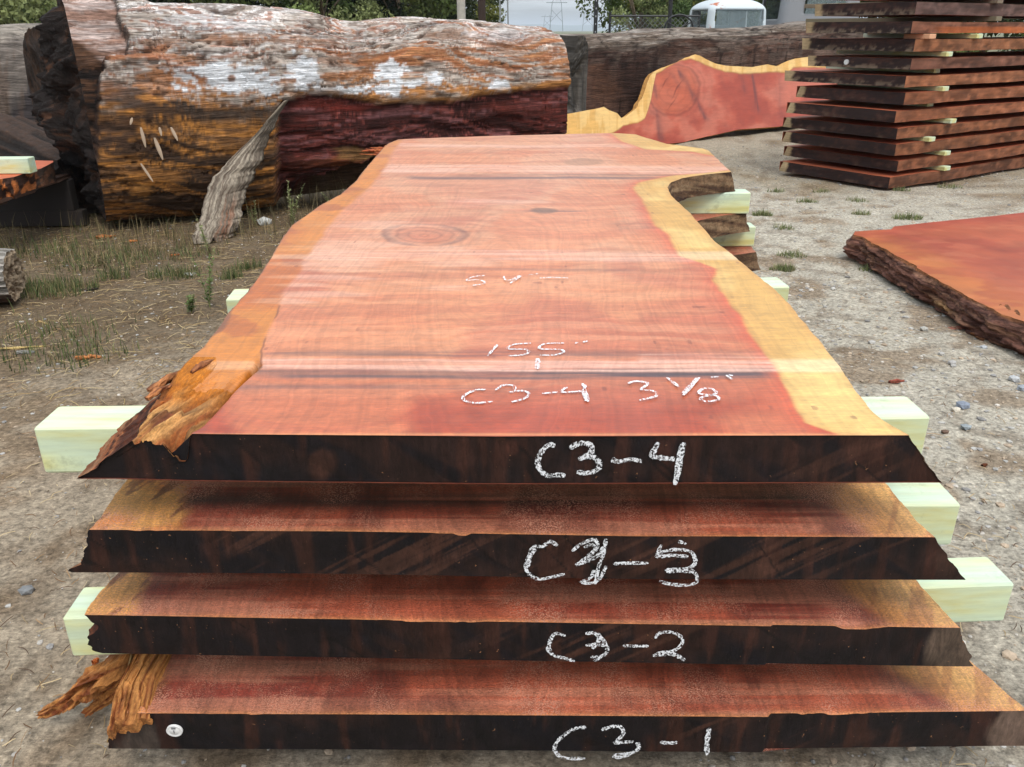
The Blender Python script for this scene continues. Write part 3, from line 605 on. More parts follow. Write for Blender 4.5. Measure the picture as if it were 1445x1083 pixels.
c = mix(c, lin(104, 112, 84), ss(20, 60, Y)*.8)
c = mix(c, lin(90, 70, 50), ss(.12, .22, fbm(X*11, Y*11, 0, 3, 219)-.5)*.4)
def ground_mat():
    m, nt, b = NT('packed_dirt_and_gravel'); at = N(nt, 'ShaderNodeVertexColor'); at.layer_name = 'Col'; c = at.outputs[0]
    n1 = noise_node(nt, (1, 1, 1), 7, 10, .72); n2 = noise_node(nt, (1, 1, 1), 60, 8, .75); n3 = noise_node(nt, (30, 130, 30), 1, 5, .7, 1.2, (0, 0, .5))
    tc = N(nt, 'ShaderNodeTexCoord'); vo = N(nt, 'ShaderNodeTexVoronoi'); vo.inputs['Scale'].default_value = 90; nt.links.new(tc.outputs['Object'], vo.inputs['Vector'])
    vs = ramp(nt, vo.outputs['Distance'], [(.12, 1.28), (.3, 1.0)])
    for s, lo, hi in ((n1, .8, 1.15), (n2, .35, 1.55), (n3, .75, 1.2)): c = mulc(nt, c, ramp(nt, s.outputs[0], [(.32, lo), (.68, hi)]).outputs[0])
    c = mulc(nt, c, vs.outputs[0]); nt.links.new(c, b.inputs['Base Color']); b.inputs['Roughness'].default_value = .95; b.inputs['Specular IOR Level'].default_value = .2
    bumps(nt, b, [(n2.outputs[0], .8, .012), (n3.outputs[0], .4, .006), (vs.outputs[0], .3, .004)]); return m
o = link('ground', mesh_np('ground', np.stack([X, Y, Z], -1), gfaces(n, n), ground_mat(), c)); tag(o, kind='structure')
# distant land below the horizon line
m = MB(); V = []; Fq = []; nh = 240
for i in range(nh):
    x = -6000+12000*i/(nh-1); h = 26+14*vn(x/700, 1.0, 0, 5)+6*vn(x/160, 2.0, 0, 6)
    for k in range(5):
        s = k/4; V.append((x, 4200+s*1400, -2+h*math.sin(s*math.pi)))
for i in range(nh-1):
    for k in range(4): Fq.append([i*5+k, (i+1)*5+k, (i+1)*5+k+1, i*5+k+1])
m.add(V, Fq); tag(link('distant_hills', m.mesh('distant_hills', plain('far_woods', lin(70, 92, 80), .9, sc_=.02), smooth=True)), kind='structure')
# ================================================================== loose stones, litter, grass
def ico():
    import bmesh
    bm = bmesh.new(); bmesh.ops.create_icosphere(bm, subdivisions=1, radius=1); V = np.array([v.co[:] for v in bm.verts]); Fq = np.array([[v.index for v in f.verts] for f in bm.faces]); bm.free(); return V, Fq
IV, IF = ico()
def in_slab(x, y): return (np.abs(x) < .62) & (y > .9) & (y < 4.8)
def stones(n, xr, yr, smin, smax, seed, pw=3):
    r = np.random.default_rng(seed); x = r.uniform(*xr, n); y = r.uniform(*yr, n)
    s = smin+(smax-smin)*r.random(n)**pw
    V = IV[None]*(1+.35*(r.random((n, len(IV), 1))-.5)); V = V*np.stack([s*r.uniform(.7, 1.3, n), s*r.uniform(.7, 1.3, n), s*r.uniform(.35, .7, n)], -1)[:, None]
    a = r.uniform(0, 6.28, n); ca, sa = np.cos(a)[:, None], np.sin(a)[:, None]
    Vx = V[..., 0]*ca-V[..., 1]*sa+x[:, None]; Vy = V[..., 0]*sa+V[..., 1]*ca+y[:, None]; Vz = V[..., 2]+(ground_h(x, y)+s*.1)[:, None]
    c = np.array([lin(168, 166, 162), lin(188, 182, 174), lin(140, 138, 136), lin(176, 158, 138)])[r.integers(0, 4, n)]
    c = np.repeat(c[:, None]*r.uniform(.75, 1.15, (n, 1, 1)), len(IV), 1)
    Fq = (IF[None]+(np.arange(n)*len(IV))[:, None, None]).reshape(-1, 3)
    return np.stack([Vx, Vy, Vz], -1).reshape(-1, 3), Fq, c.reshape(-1, 3)
M_stone = wood('grey_stone', [((1, 1, 1), 60.0, 6, .75, 1.2), ((1, 1, 1), 300.0, 4, .85, 1.1)], rough=(.8, .95), bump=[(0, .4, .004)], spec=.3)
Vs, Fs, Cs = [], [], []; off = 0
for a_ in ((12000, (.4, 5), (1, 9), .0022, .011, 1, 4), (6000, (-4, -.3), (1, 6), .002, .009, 2, 5), (7000, (.3, 3), (1, 4.5), .0025, .015, 3, 7), (2200, (-.8, 5), (5, 11), .004, .014, 4, 4)):
    v, f, c = stones(*a_); Vs.append(v); Fs.append(f+off); Cs.append(c); off += len(v)
o = link('gravel', mesh_np('gravel', np.concatenate(Vs), np.concatenate(Fs), M_stone, np.concatenate(Cs), False)); tag(o, 'fine grey gravel scattered over the packed dirt', 'gravel', kind='stuff')
def blades(n, pos, hmin, hmax, wid, seed, cols, lean=.6, segs=4, zoff=0):
    """thin curved strips; pos(r,n)->x,y"""
    r = np.random.default_rng(seed); x, y = pos(r, n); z = ground_h(x, y)+zoff; h = r.uniform(hmin, hmax, n); a = r.uniform(0, 6.28, n); ln = r.uniform(.1, 1, n)*lean
    V = []; t = np.linspace(0, 1, segs)
    for k in t:
        w = wid*(1-k*.85)*r.uniform(.9, 1.1, n)
        cx = x+np.cos(a)*h*ln*k**1.8; cy = y+np.sin(a)*h*ln*k**1.8; cz = z+h*k*np.sqrt(np.maximum(1-(ln*k*.8)**2, .05))
        V.append(np.stack([cx-np.sin(a)*w, cy+np.cos(a)*w, cz], -1)); V.append(np.stack([cx+np.sin(a)*w, cy-np.cos(a)*w, cz], -1))
    V = np.stack(V, 1); m_ = 2*segs
    f = np.array([[2*k, 2*k+1, 2*k+3, 2*k+2] for k in range(segs-1)]); Fq = (f[None]+(np.arange(n)*m_)[:, None, None]).reshape(-1, 4)
    ci = np.array([lin(*q) for q in cols])[r.integers(0, len(cols), n)]*r.uniform(.7, 1.2, (n, 1))
    return V.reshape(-1, 3), Fq, np.repeat(ci[:, None], m_, 1).reshape(-1, 3)
def leaf_mat(name):
    m, nt, b = NT(name); at = N(nt, 'ShaderNodeVertexColor'); at.layer_name = 'Col'
    nt.links.new(at.outputs[0], b.inputs['Base Color']); b.inputs['Roughness'].default_value = .7; b.inputs['Specular IOR Level'].default_value = .25
    tr = N(nt, 'ShaderNodeBsdfTranslucent'); nt.links.new(at.outputs[0], tr.inputs[0]); mx = N(nt, 'ShaderNodeMixShader'); mx.inputs[0].default_value = .25
    nt.links.new(b.outputs[0], mx.inputs[1]); nt.links.new(tr.outputs[0], mx.inputs[2])
    out = [n_ for n_ in nt.nodes if n_.type == 'OUTPUT_MATERIAL'][0]; nt.links.new(mx.outputs[0], out.inputs[0]); return m
M_leaf = leaf_mat('leaf_and_blade')
def litter_pos(r, n):
    x = r.uniform(-4, 4.5, n); y = .6+r.random(n)**1.3*8.5; k = in_slab(x, y); x[k] += np.sign(x[k])*.9; return x, y
def litter(n, seed, lmin, lmax, wid, cols, pos):
    r = np.random.default_rng(seed); x, y = pos(r, n); z = ground_h(x, y)+.004; l = r.uniform(lmin, lmax, n); a = r.uniform(0, 6.28, n); cv = r.uniform(-.4, .4, n)
    V = []
    for k in (-1, -.35, .35, 1):
        cx = x+np.cos(a)*l*k/2-np.sin(a)*cv*l*(1-k*k)*.3; cy = y+np.sin(a)*l*k/2+np.cos(a)*cv*l*(1-k*k)*.3; cz = z+.003*(1-k*k)+r.uniform(0, .004, n)
        w = wid*(1.1-abs(k)*.6)
        V += [np.stack([cx-np.sin(a)*w, cy+np.cos(a)*w, cz], -1), np.stack([cx+np.sin(a)*w, cy-np.cos(a)*w, cz+.001], -1)]
    V = np.stack(V, 1); f = np.array([[0, 1, 3, 2], [2, 3, 5, 4], [4, 5, 7, 6]]); Fq = (f[None]+(np.arange(n)*8)[:, None, None]).reshape(-1, 4)
    ci = np.array([lin(*q) for q in cols])[r.integers(0, len(cols), n)]*r.uniform(.7, 1.15, (n, 1))
    return V.reshape(-1, 3), Fq, np.repeat(ci[:, None], 8, 1).reshape(-1, 3)
L1 = litter(15000, 5, .012, .05, .0011, [(196, 176, 140), (120, 92, 66), (160, 130, 96), (92, 74, 60), (182, 160, 124)], litter_pos)
def lp2(r, n): x = -r.random(n)**.8*4.2-.35; y = r.uniform(2.6, 6.6, n); return x, y
L2 = litter(9000, 6, .03, .11, .0013, [(190, 170, 128), (150, 124, 86), (120, 96, 68), (172, 150, 104)], lp2)
V = np.concatenate([L1[0], L2[0]]); Fq = np.concatenate([L1[1], L2[1]+len(L1[0])]); C_ = np.concatenate([L1[2], L2[2]])
o = link('straw_litter', mesh_np('straw_litter', V, Fq, M_leaf, C_, False)); tag(o, 'dry straw and wood shreds strewn over the dirt', 'litter', kind='stuff')
def gp(cx, cy, sx, sy):
    def f(r, n):
        a = r.uniform(0, 6.28, n); q = r.random(n)**.7*1.5; return cx+sx*q*np.cos(a), cy+sy*q*np.sin(a)
    return f
green = [(78, 92, 54), (104, 116, 70), (70, 82, 50), (120, 124, 84)]; dry = [(140, 126, 92), (112, 98, 70), (156, 140, 104), (84, 78, 56)]
def patchy(x0, x1, yc, sy):
    def f(r, n):
        x = r.uniform(x0, x1, n*8); y = yc+r.normal(0, sy, n*8); k = fbm(x*3.5, y*5, 0, 3, 222)+r.random(n*8)*.12 > .60; x, y = x[k], y[k]; x = np.resize(x, n); y = np.resize(y, n); return x+r.normal(0, .01, n), y+r.normal(0, .01, n)
    return f
gs = [blades(1700, patchy(-4.2, -.35, 5.05, .3), .03, .16, .0022, 20, dry*2+green[:1]),
      blades(600, patchy(-4.2, -.3, 4.6, .45), .015, .08, .002, 21, dry*2+green[:2]),
      blades(700, lambda r, n: (r.uniform(-1.9, -.3, n), r.uniform(5.0, 6.6, n)), .05, .26, .002, 24, dry),
      blades(420, gp(-2.35, 4.55, .2, .14), .02, .08, .0024, 22, green+dry, lean=1.0), blades(240, gp(-1.95, 4.75, .16, .1), .02, .08, .0024, 23, green+dry, lean=1.0)]
for i, (x_, y_, s_, n_) in enumerate(((245, 385, .10, 260), (165, 275+120, .07, 0), (75, 405, .15, 700), (100, 500, .18, 260), (70, 470, .2, 200), (160, 388, .06, 160), (30, 300, .2, 500), (325, 300+90, .05, 150), (350, 375, .06, 160), (90, 350, .3, 500), (180, 360, .1, 120))):
    p = P(x_, y_, 0)
    if n_: gs.append(blades(n_, gp(p[0], p[1], s_, s_*.7), .02, .08, .0024, 30+i, green+dry[:1]))
V, Fq, C_ = [], [], []; off = 0
for v, f, c in gs: V.append(v); Fq.append(f+off); C_.append(c); off += len(v)
o = link('rough_grass', mesh_np('rough_grass', np.concatenate(V), np.concatenate(Fq), M_leaf, np.concatenate(C_), False)); tag(o, 'thin dry and green grass along the foot of the big log', 'grass', kind='stuff')
# separate green tufts on the gravel at the right
for i, (x_, y_, s_, n_, lb) in enumerate(((1075, 303, .05, 260, 'green tuft right of the notch in the near stack'), (1104, 376, .05, 240, 'green tuft beside the block right of the notch'), (1118, 358, .06, 160, 'low green tuft just behind another on the gravel'), (1280, 309, .07, 320, 'bright tuft behind the lying slab'), (1215, 302, .05, 120, 'faint tuft between stack and lying slab'), (1140, 284, .06, 130, 'thin tuft in front of the far stack corner'), (1095, 268, .05, 90, 'small thin tuft left of the far stack'), (1105, 322, .05, 90, 'sparse tuft on gravel right of the second block'), (1160, 268, .05, 90, 'dry tuft under the left end of the far stack'), (1272, 268, .05, 100, 'tuft at the bottom corner of the far stack'), (1210, 283, .06, 90, 'pale tuft in front of the far stack'), (1225, 378, .035, 90, 'tuft under the bark edge of the lying slab'), (1340, 262, .08, 120, 'tufts beside the long side of the far stack'))):
    p = P(x_, y_, 0); v, f, c = blades(n_, gp(p[0], p[1], s_, s_*.7), .010, .045, .0026, 60+i, [(112, 124, 78), (128, 136, 92), (98, 108, 70), (150, 144, 108)], lean=1.0)
    thing('grass_tuft', v, f, M_leaf, (p[0], p[1], 0), lb, 'grass tuft', 'grass tufts on the gravel', c, False)
# single stones one can point at
for x_, y_, s_, cl, lb in ((1359, 573, .021, (128, 136, 150), 'bluish stone on the dirt right of the upper block'), (1349, 577, .014, (196, 188, 174), 'pale pebble touching the bluish stone'), (1363, 604, .016, (140, 148, 152), 'grey stone just below the bluish stone'), (1333, 611, .011, (104, 84, 72), 'small brown stone beside the upper right block'), (1328, 500, .012, (168, 166, 162), 'grey pebble above the right blocks'), (1343, 513, .014, (166, 164, 162), 'round grey pebble left of another'), (1431, 535, .02, (176, 178, 180), 'light stone near the right frame edge'), (1444, 549, .02, (150, 156, 164), 'blue grey stone at the very right edge'), (1388, 491, .013, (170, 174, 178), 'pale stone in front of the lying slab'), (1176, 405, .013, (196, 194, 190), 'white stone alone on gravel in mid yard'), (1304, 462, .016, (168, 166, 160), 'low grey stone mid gravel'), (1345, 728, .016, (170, 166, 158), 'pebble beside the middle right block'), (373, 312, .045, (190, 192, 190), 'pale rock lying by the grey hanging bark'), (1230, 482, .014, (172, 170, 166), 'small pebble right of the sapwood edge'), (36, 625+200, .016, (120, 122, 124), 'dark flat stone left of the near stack')):
    p = P(x_, y_, .01); r = np.random.default_rng(int(x_)); V = IV*(1+.3*(r.random((len(IV), 1))-.5))*np.array([s_*1.25, s_, s_*.75]); z = float(ground_h(p[0], p[1]))
    import bmesh
    bm = bmesh.new(); vs = [bm.verts.new(v) for v in V]; [bm.faces.new([vs[i] for i in f]) for f in IF]
    bmesh.ops.subdivide_edges(bm, edges=bm.edges[:], cuts=1, use_grid_fill=True)
    for v in bm.verts: v.co *= 1+.12*(r.random()-.5)
    me = bpy.data.meshes.new('stone'); bm.to_mesh(me); bm.free(); me.materials.append(M_stone)
    ca = me.color_attributes.new('Col', 'FLOAT_COLOR', 'POINT'); ca.data.foreach_set('color', np.tile([*lin(*cl), 1], len(me.vertices)))
    tag(link('stone', me, None, (p[0], p[1], z+s_*.45)), lb, 'stone', 'loose stones on the dirt')
# orange wood chips
def chip(px_, py_, l, w, lb, col=(206, 132, 74), n=1, rz=.4, th=.006):
    p = P(px_, py_, .01); z = float(ground_h(p[0], p[1])); root = np.array([p[0], p[1], z]); r = random.Random(int(px_*7+py_)); Vv, Ff, Cc = [], [], []; off = 0
    for k in range(n):
        a = rz+r.uniform(-.9, .9)*(k > 0); c_ = root+[r.uniform(-l, l)*.5*(n > 1), r.uniform(-l, l)*.35*(n > 1), th*.9+k*th*.5]; d = np.array([math.cos(a), math.sin(a), r.uniform(-.05, .15)])*l/2
        wv = (-math.sin(a)*w/2, math.cos(a)*w/2, 0)
        V, Fq, c = fibre_chunk('x', None, [c_-d, c_, c_+d], [wv, tuple(1.1*q for q in wv), tuple(.5*q for q in wv)], [th, th, th*.5], r.randint(1, 999), M_rot, na=16, nb=10, rough=.7, paint=lambda f, U: mix(lin(*col)*.55, lin(*col), ss(.3, .6, f)))
        V = V.reshape(-1, 3); Vv.append(V); Ff.append(Fq+off); Cc.append(c.reshape(-1, 3)); off += len(V)
    thing('wood_chip', np.concatenate(Vv), np.concatenate(Ff), M_rot, tuple(root), lb, 'wood chip', 'torn wood chips on the dirt', np.concatenate(Cc), False)
chip(130, 503, .06, .02, 'orange splintered chip on bare dirt left of the top slab', n=3)
chip(150, 331, .07, .04, 'bright orange chip pile at the grass edge', (186, 120, 70), n=3); chip(193, 336, .05, .03, 'small orange chip right of the chip pile', n=2)
chip(1354, 459, .09, .03, 'pinkish flat chip beside the lying slab', (214, 140, 116), rz=.1); chip(1262, 539, .05, .010, 'reddish splinter on gravel', (170, 92, 74), n=2)
chip(20, 486, .24, .012, 'long yellow sliver at the left edge', (206, 178, 116), rz=.25, th=.004); chip(60, 448, .08, .012, 'short tan sliver near the grey stump', (190, 160, 110), rz=-.5, th=.004)
chip(265, 380, .05, .025, 'whitish chip by the weeds', (205, 205, 200), n=2); chip(124, 402, .09, .04, 'black charred chip on dirt', (50, 44, 44), rz=.1); chip(1390, 655, .02, .009, 'brown bark crumb near the right blocks', (120, 70, 46))
chip(35, 492, .07, .02, 'grey flat chip at the left', (150, 148, 142), rz=.1); chip(245, 355, .06, .02, 'orange chip below the hanging bark', (190, 110, 60)); chip(133, 925, .015, .008, 'tiny orange crumb above the torn bark', (220, 120, 60), rz=1.2)
# weeds
def weed(px_, py_, h, lb, nst, leaf, seed, lean=.25, cols=((96, 120, 66), (130, 142, 90))):
    p = P(px_, py_, 0); r = random.Random(seed); z = float(ground_h(p[0], p[1])); root = empty('weed', (p[0], p[1], z), lb, 'weed', 'weeds by the big log')
    m_ = MB(); Vl, Fl, Cl = [], [], []
    for s in range(nst):
        a = r.uniform(0, 6.28); hh = h*r.uniform(.6, 1); pts = [(p[0]+math.cos(a)*lean*hh*(k/5)**1.4, p[1]+math.sin(a)*lean*hh*(k/5)**1.4, z+hh*k/5) for k in range(6)]
        m_.tube(pts, [.0022*(1-.12*k) for k in range(6)], 5)
        for k in range(int(leaf*hh/h)):
            t = r.uniform(.12, 1)*5; i = min(int(t), 4); f = t-i; q = Vector(pts[i]).lerp(Vector(pts[i+1]), f); b_ = r.uniform(0, 6.28); L_ = r.uniform(.012, .032)*(1 if t < 4 else .6)
            d = Vector((math.cos(b_), math.sin(b_), r.uniform(.1, .9))).normalized(); w_ = d.cross(Vector((0, 0, 1))).normalized()*L_*.22
            n0 = len(Vl); Vl += [tuple(q), tuple(q+d*L_*.5+w_), tuple(q+d*L_), tuple(q+d*L_*.5-w_)]; Fl.append([n0, n0+1, n0+2, n0+3]); cc = lin(*r.choice(cols))*r.uniform(.7, 1.2); Cl += [cc]*4
    m_.part('stem', root, plain('weed_stem%d' % seed, lin(118, 124, 76), .8, bump=0)); part('leaves', root, Vl, Fl, M_leaf, np.array(Cl), False)
pale = ((150, 156, 110), (128, 138, 86), (170, 170, 130))
weed(296, 432, .30, 'leafy green weed standing left of the top slab', 4, 60, 1); weed(413, 318, .30, 'pale seeding weed beside the sapwood curve', 4, 70, 2, .4, pale); weed(484, 262, .36, 'tall pale weed against the dark log hollow', 3, 60, 3, .25, pale)
weed(360, 316, .18, 'small weed right of the hanging bark foot', 3, 30, 4, .3, pale); weed(293, 350, .22, 'spindly weed in front of the hanging bark foot', 3, 40, 5, .2, pale); weed(270, 440, .1, 'short green sprout near the leafy weed', 4, 40, 6); weed(470, 300, .16, 'low pale weed behind the slab edge', 4, 30, 7, .4, pale)
# ================================================================== the huge weathered log
A = np.array([-2.81, 5.59]); Ld = 3.55; dx = np.array([.86, .51]); dx /= np.linalg.norm(dx); pv = np.array([dx[1], -dx[0]])   # pv: towards the camera
nu, na = 620, 300
u = np.linspace(0, 1, nu); ax = A+dx*Ld*u[:, None]
pxa, _ = proj(ax[:, 0], ax[:, 1], 1.2)
TopL = [(40, -12), (95, -14), (200, -4), (215, 2), (330, 8), (400, 14), (440, 18), (470, 27), (500, 29), (540, 24), (600, 25), (660, 26), (700, 32), (720, 36), (760, 39), (790, 41)]
BotL = [(40, .02), (300, .0), (400, .02), (450, .03), (520, .05), (600, .04), (790, .03)]
ztp = PY(pxa, np.interp(pxa, *zip(*TopL)), ax[:, 1])[2]; zbt = np.interp(pxa, *zip(*BotL))
zc = (ztp+zbt)/2; rv = (ztp-zbt)/2; rh = .46+.03*np.sin(u*9)
a = np.linspace(0, 2*np.pi, na, endpoint=False)
ca, sa = np.cos(a), np.sin(a); ex = .78; ca = np.sign(ca)*np.abs(ca)**ex; sa = np.sign(sa)*np.abs(sa)**ex
def logpos(rad):
    h = rh[:, None]*ca*rad; z = zc[:, None]+rv[:, None]*sa*rad
    return ax[:, 0][:, None]+pv[0]*h, ax[:, 1][:, None]+pv[1]*h, z
U = (u*Ld)[:, None]*np.ones((1, na)); CA, SA = np.ones((nu, 1))*np.cos(a), np.ones((nu, 1))*np.sin(a)
X, Y, Z = logpos(1.0); px, py = proj(X, Y, Z); front = CA > -.25
n1 = fbm(U*.9, CA*2, SA*2, 4, 300)-.5; fibw = fbm(U*1.6, CA*13+n1*3, SA*13+n1*3, 5, 310)-.5; fin = fbm(U*4, CA*45+n1*6, SA*45+n1*6, 3, 320)-.5
bl = np.interp(px, [380, 400, 440, 480, 540, 600, 660, 720, 790, 830], [175, 143, 132, 135, 143, 145, 135, 128, 120, 118])+fin*10+n1*16
under = front*ss(-3, 3, py-bl)*ss(385, 402, px-(py-143)*.0)
stepx = np.interp(py, [-20, 22, 45, 75, 76, 95, 96, 250, 300], [160, 165, 180, 178, 146, 148, 140, 138, 130])+fin*6+(fbm(SA*30, 0*U, 0, 3, 330)-.5)*8
edge = front*ss(2, -2, px-stepx)
cavity = front*under*ss(.50, .60, fbm(U*1.4, CA*3, SA*6, 3, 340))
crk = ss(.90, .985, 1-np.abs(fbm(px/120, (py+9*np.sin(px/70.)+n1*60)/7.5, 0, 4, 360)-.5)*2)*ss(.42, .56, fbm(px/60, py/22, 0, 3, 362))
rad = 1+n1*.12+fibw*.045+fin*.022-crk*.022*front+(fbm(U*6, SA*2, CA*2, 3, 364)-.5)*.012-under*.10-edge*.085*ss(0, 40, py)-edge*.03-cavity*.07
belly = front*ell(px, py, 470, 238, 75, 26)*ss(225, 235, py); rad = rad+belly*.03
hollow = front*ss(-3, 8, py-np.interp(px, [398, 420, 440, 480, 520, 560, 620, 800], [290, 276, 268, 252, 236, 216, 205, 200])-fin*10)*ss(396, 406, px); rad = rad-hollow*.34  # recess cut in to hold the dark shadow under the log
for kx, ky, amp in ((340, 45, .02), (560, 80, .03), (650, 60, .03)): rad = rad+front*ell(px, py, kx, ky, 60, 18)*amp
gully = front*np.abs(((py+n1*120)/13) % 1-.5)*2; rad = rad-.012*ss(.85, 1, gully)*front
X, Y, Z = logpos(rad); Z = np.maximum(Z, .004)
gr = lambda r, g, b_: lin(r, g, b_)
wv_ = 9*np.sin(px/70.)+5*np.sin(px/31.+1)+n1*60; w2 = fbm(U*1.1, (py+wv_)/26, px/260, 5, 350)-.5; w3 = fbm(px/85, (py+wv_)/5.0, 0, 5, 351, .6)-.5; w4 = fbm(px/60, (py+wv_)/2.1, 0, 4, 355, .6)-.5
c = mix(gr(178, 166, 156), gr(230, 226, 224), ss(-.12, .1, w3)*np.ones_like(px))
c = mix(c, gr(112, 88, 74), ss(.03, .15, -w4)*.7); c = mix(c, gr(186, 128, 74), ss(400, 520, px)*ss(40, 80, py+n1*60)*ss(-.1, .12, w3)*.6)
c = mix(c, gr(166, 110, 68), ss(.0, .12, w3+w2*.8-.05+.16*ss(20, 110, py)-.1)*.8)
c = mix(c, gr(142, 84, 50), ss(.05, .16, w3*.7+w4*.8+.05*ss(20, 60, py))*.75)
for cx, cy, rx, ry in ((215, 190-130, 1, 1), (430, 60, 46, 8), (345, 60, 30, 6), (300, 56, 18, 4), (230, 60, 26, 7), (720, 62, 34, 12), (520, 86, 60, 6), (660, 52, 40, 6), (270, 100, 40, 10)): c = mix(c, gr(146, 98, 66), ell(px, py, cx, cy, rx, ry, w3*3)*.5)
c = mix(c, gr(176, 122, 70), ss(95, 130, py+n1*60)*ss(-.1, .1, w3)*.85)
lowd = ss(118, 160, py+n1*70+w3*60)*ss(440, 380, px); c = mix(c, mix(gr(126, 88, 52), gr(190, 128, 62), ss(-.05, .16, w3+w4*.5)), lowd*.95)  # dark lower flank: part of the underside's shade is in the colour
c = mix(c, gr(52, 40, 32), ss(.04, .2, -w3-w2*1.1+.03)*lowd*.85)
c = mix(c, gr(70, 52, 42), ss(.03, .12, w4)*lowd*.6)
for cx, cy, rx, ry, col, am in ((235, 158, 55, 14, (60, 46, 38), .9), (330, 160, 50, 10, (58, 44, 34), .85), (180, 135, 28, 14, (92, 76, 68), .85), (150, 125, 24, 12, (120, 82, 60), .6), (215, 250, 40, 9, (170, 116, 62), .6), (200, 268, 14, 9, (190, 134, 74), .8), (165, 190, 40, 22, (74, 54, 42), .7), (250, 115, 45, 18, (186, 116, 58), .6)): c = mix(c, gr(*col), ell(px, py, cx, cy, rx, ry, w3*2.2)*am)
c = mix(c, gr(62, 42, 32), crk*.8)
for cx, cy, rx, ry in ((322, 112, 62, 17), (300, 100, 50, 8), (372, 124, 22, 8), (430, 104, 18, 24), (549, 103, 21, 17), (545, 126, 24, 9), (462, 129, 26, 4), (612, 112, 12, 8), (705, 120, 15, 9), (500, 128, 26, 5), (580, 118, 18, 5), (330, 40, 50, 9), (700, 52, 36, 7), (270, 30, 46, 8)):
    am = .95 if cy > 90 else .35; c = mix(c, gr(226, 230, 236), ell(px, py, cx, cy, rx, ry, w4*1.2+w3*.8+(fbm(px/9, py/6, 0, 4, 371)-.5)*1.6)*am)
c = mix(c, gr(120, 80, 54), ell(px, py, 327, 110, 6, 5)*.9)
dr = mix(gr(84, 34, 28), gr(58, 26, 24), ss(-.1, .1, n1+w3)); dr = mix(dr, gr(136, 70, 62), ss(.03, .16, w4+fin*.6)*.75); dr = mix(dr, gr(30, 16, 16), ss(.02, .14, -w3)*.7); dr = mix(dr, gr(120, 84, 88), ss(.1, .2, fin+w4*.5)*.55)
for cx, cy, rx, ry, col, am in ((480, 150, 50, 8, (96, 34, 26), .8), (740, 150, 50, 12, (84, 34, 26), .7), (470, 238, 46, 9, (120, 66, 36), .8), (510, 225, 30, 6, (128, 96, 56), .7), (430, 240, 40, 10, (80, 36, 24), .8)): dr = mix(dr, gr(*col), ell(px, py, cx, cy, rx, ry, w3*2)*am)
c = mix(c, dr, under); c = mix(c, gr(40, 28, 24), hollow*.9)  # hollow coloured near black, deepening the shadow there
c = mix(c, gr(190, 134, 76), front*band(py-bl, -3, 3)*ss(400, 430, px)*.7)
ed = mix(gr(190, 172, 166), gr(150, 118, 104), ss(-.1, .12, w3+.1*ss(120, 175, px))); ed = mix(ed, gr(84, 60, 46), ss(38, 48, py-ss(100, 150, px)*30+n1*10)); ed = mix(ed, gr(26, 20, 19), ss(76, 94, py+w3*20)); ed = mix(ed, gr(96, 66, 46), ss(.04, .12, w3+w4*.5)*ss(40, 60, py)*.6)
c = mix(c, ed, edge)  # recessed step: shadowed brown painted in, char black below
c = mix(c, gr(40, 26, 22), front*band(px-stepx, 0, 3)*.85)
back = ~front; c[back] = mix(gr(150, 132, 116), gr(110, 84, 64), ss(-.1, .1, fibw[back]))
rot_log = (0, 0, -math.atan2(dx[1], dx[0]))
M_log = log_mat('weathered_redwood_log', rot_log)
root = empty('giant_log', (float(ax[nu//2, 0]), float(ax[nu//2, 1]), 0), 'huge weathered log with white patches on its brown flank behind the near stack', 'log')
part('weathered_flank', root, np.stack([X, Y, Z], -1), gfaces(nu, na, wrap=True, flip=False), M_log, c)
def end_cap(root, ring, ring0, sign, depth, seed, mat, colf, nr=70, name='charred_end', out=0.0, axis=None):
    rr = np.linspace(1, 0, nr)[:, None, None]; cen = ring.mean(0)
    V = cen+(ring[None]-cen)*rr; ang = np.linspace(0, 2*np.pi, ring.shape[0], endpoint=False)[None, :]*np.ones((nr, 1)); R_ = rr[..., 0]*np.ones_like(ang)
    n_ = fbm(np.cos(ang)*R_*4, np.sin(ang)*R_*4, 0, 5, seed)-.5; f_ = fbm(np.cos(ang)*R_*14, np.sin(ang)*R_*14, 0, 4, seed+1)-.5; st_ = vn(np.cos(ang)*R_*9, np.sin(ang)*R_*7, 0, seed+2)
    dd = (n_*depth*2+f_*depth*.5+np.round(st_*3)/3*depth*.6)*ss(0, .1, 1-R_)+out*(1-R_)
    V = V+np.array([axis[0], axis[1], 0])*sign*(-dd)[..., None]
    return part(name, root, V, gfaces(nr, ring.shape[0], wrap=True, flip=sign > 0), mat, colf(n_, f_, R_))
M_char = wood('charred_ragged_wood', [((14, 14, 14), 1.5, 10, .5, 1.5, .75, .5), ((1, 1, 1), 40.0, 6, .7, 1.3)], rough=(.6, .9), bump=[(0, 1, .04), (1, .6, .01)], spec=.3)
XYZ = np.stack([X, Y, Z], -1)
end_cap(root, XYZ[0], None, -1, .15, 400, M_char, lambda n, f, r: mix(mix(lin(30, 22, 20), lin(66, 46, 36), ss(-.05, .2, n+f)), lin(86, 58, 42), ss(.12, .26, f)), axis=dx, out=-.26)
end_cap(root, XYZ[-1], None, 1, .03, 410, M_char, lambda n, f, r: mix(lin(120, 84, 60), lin(70, 44, 34), ss(-.1, .2, n+f)), name='sawn_end', axis=dx)
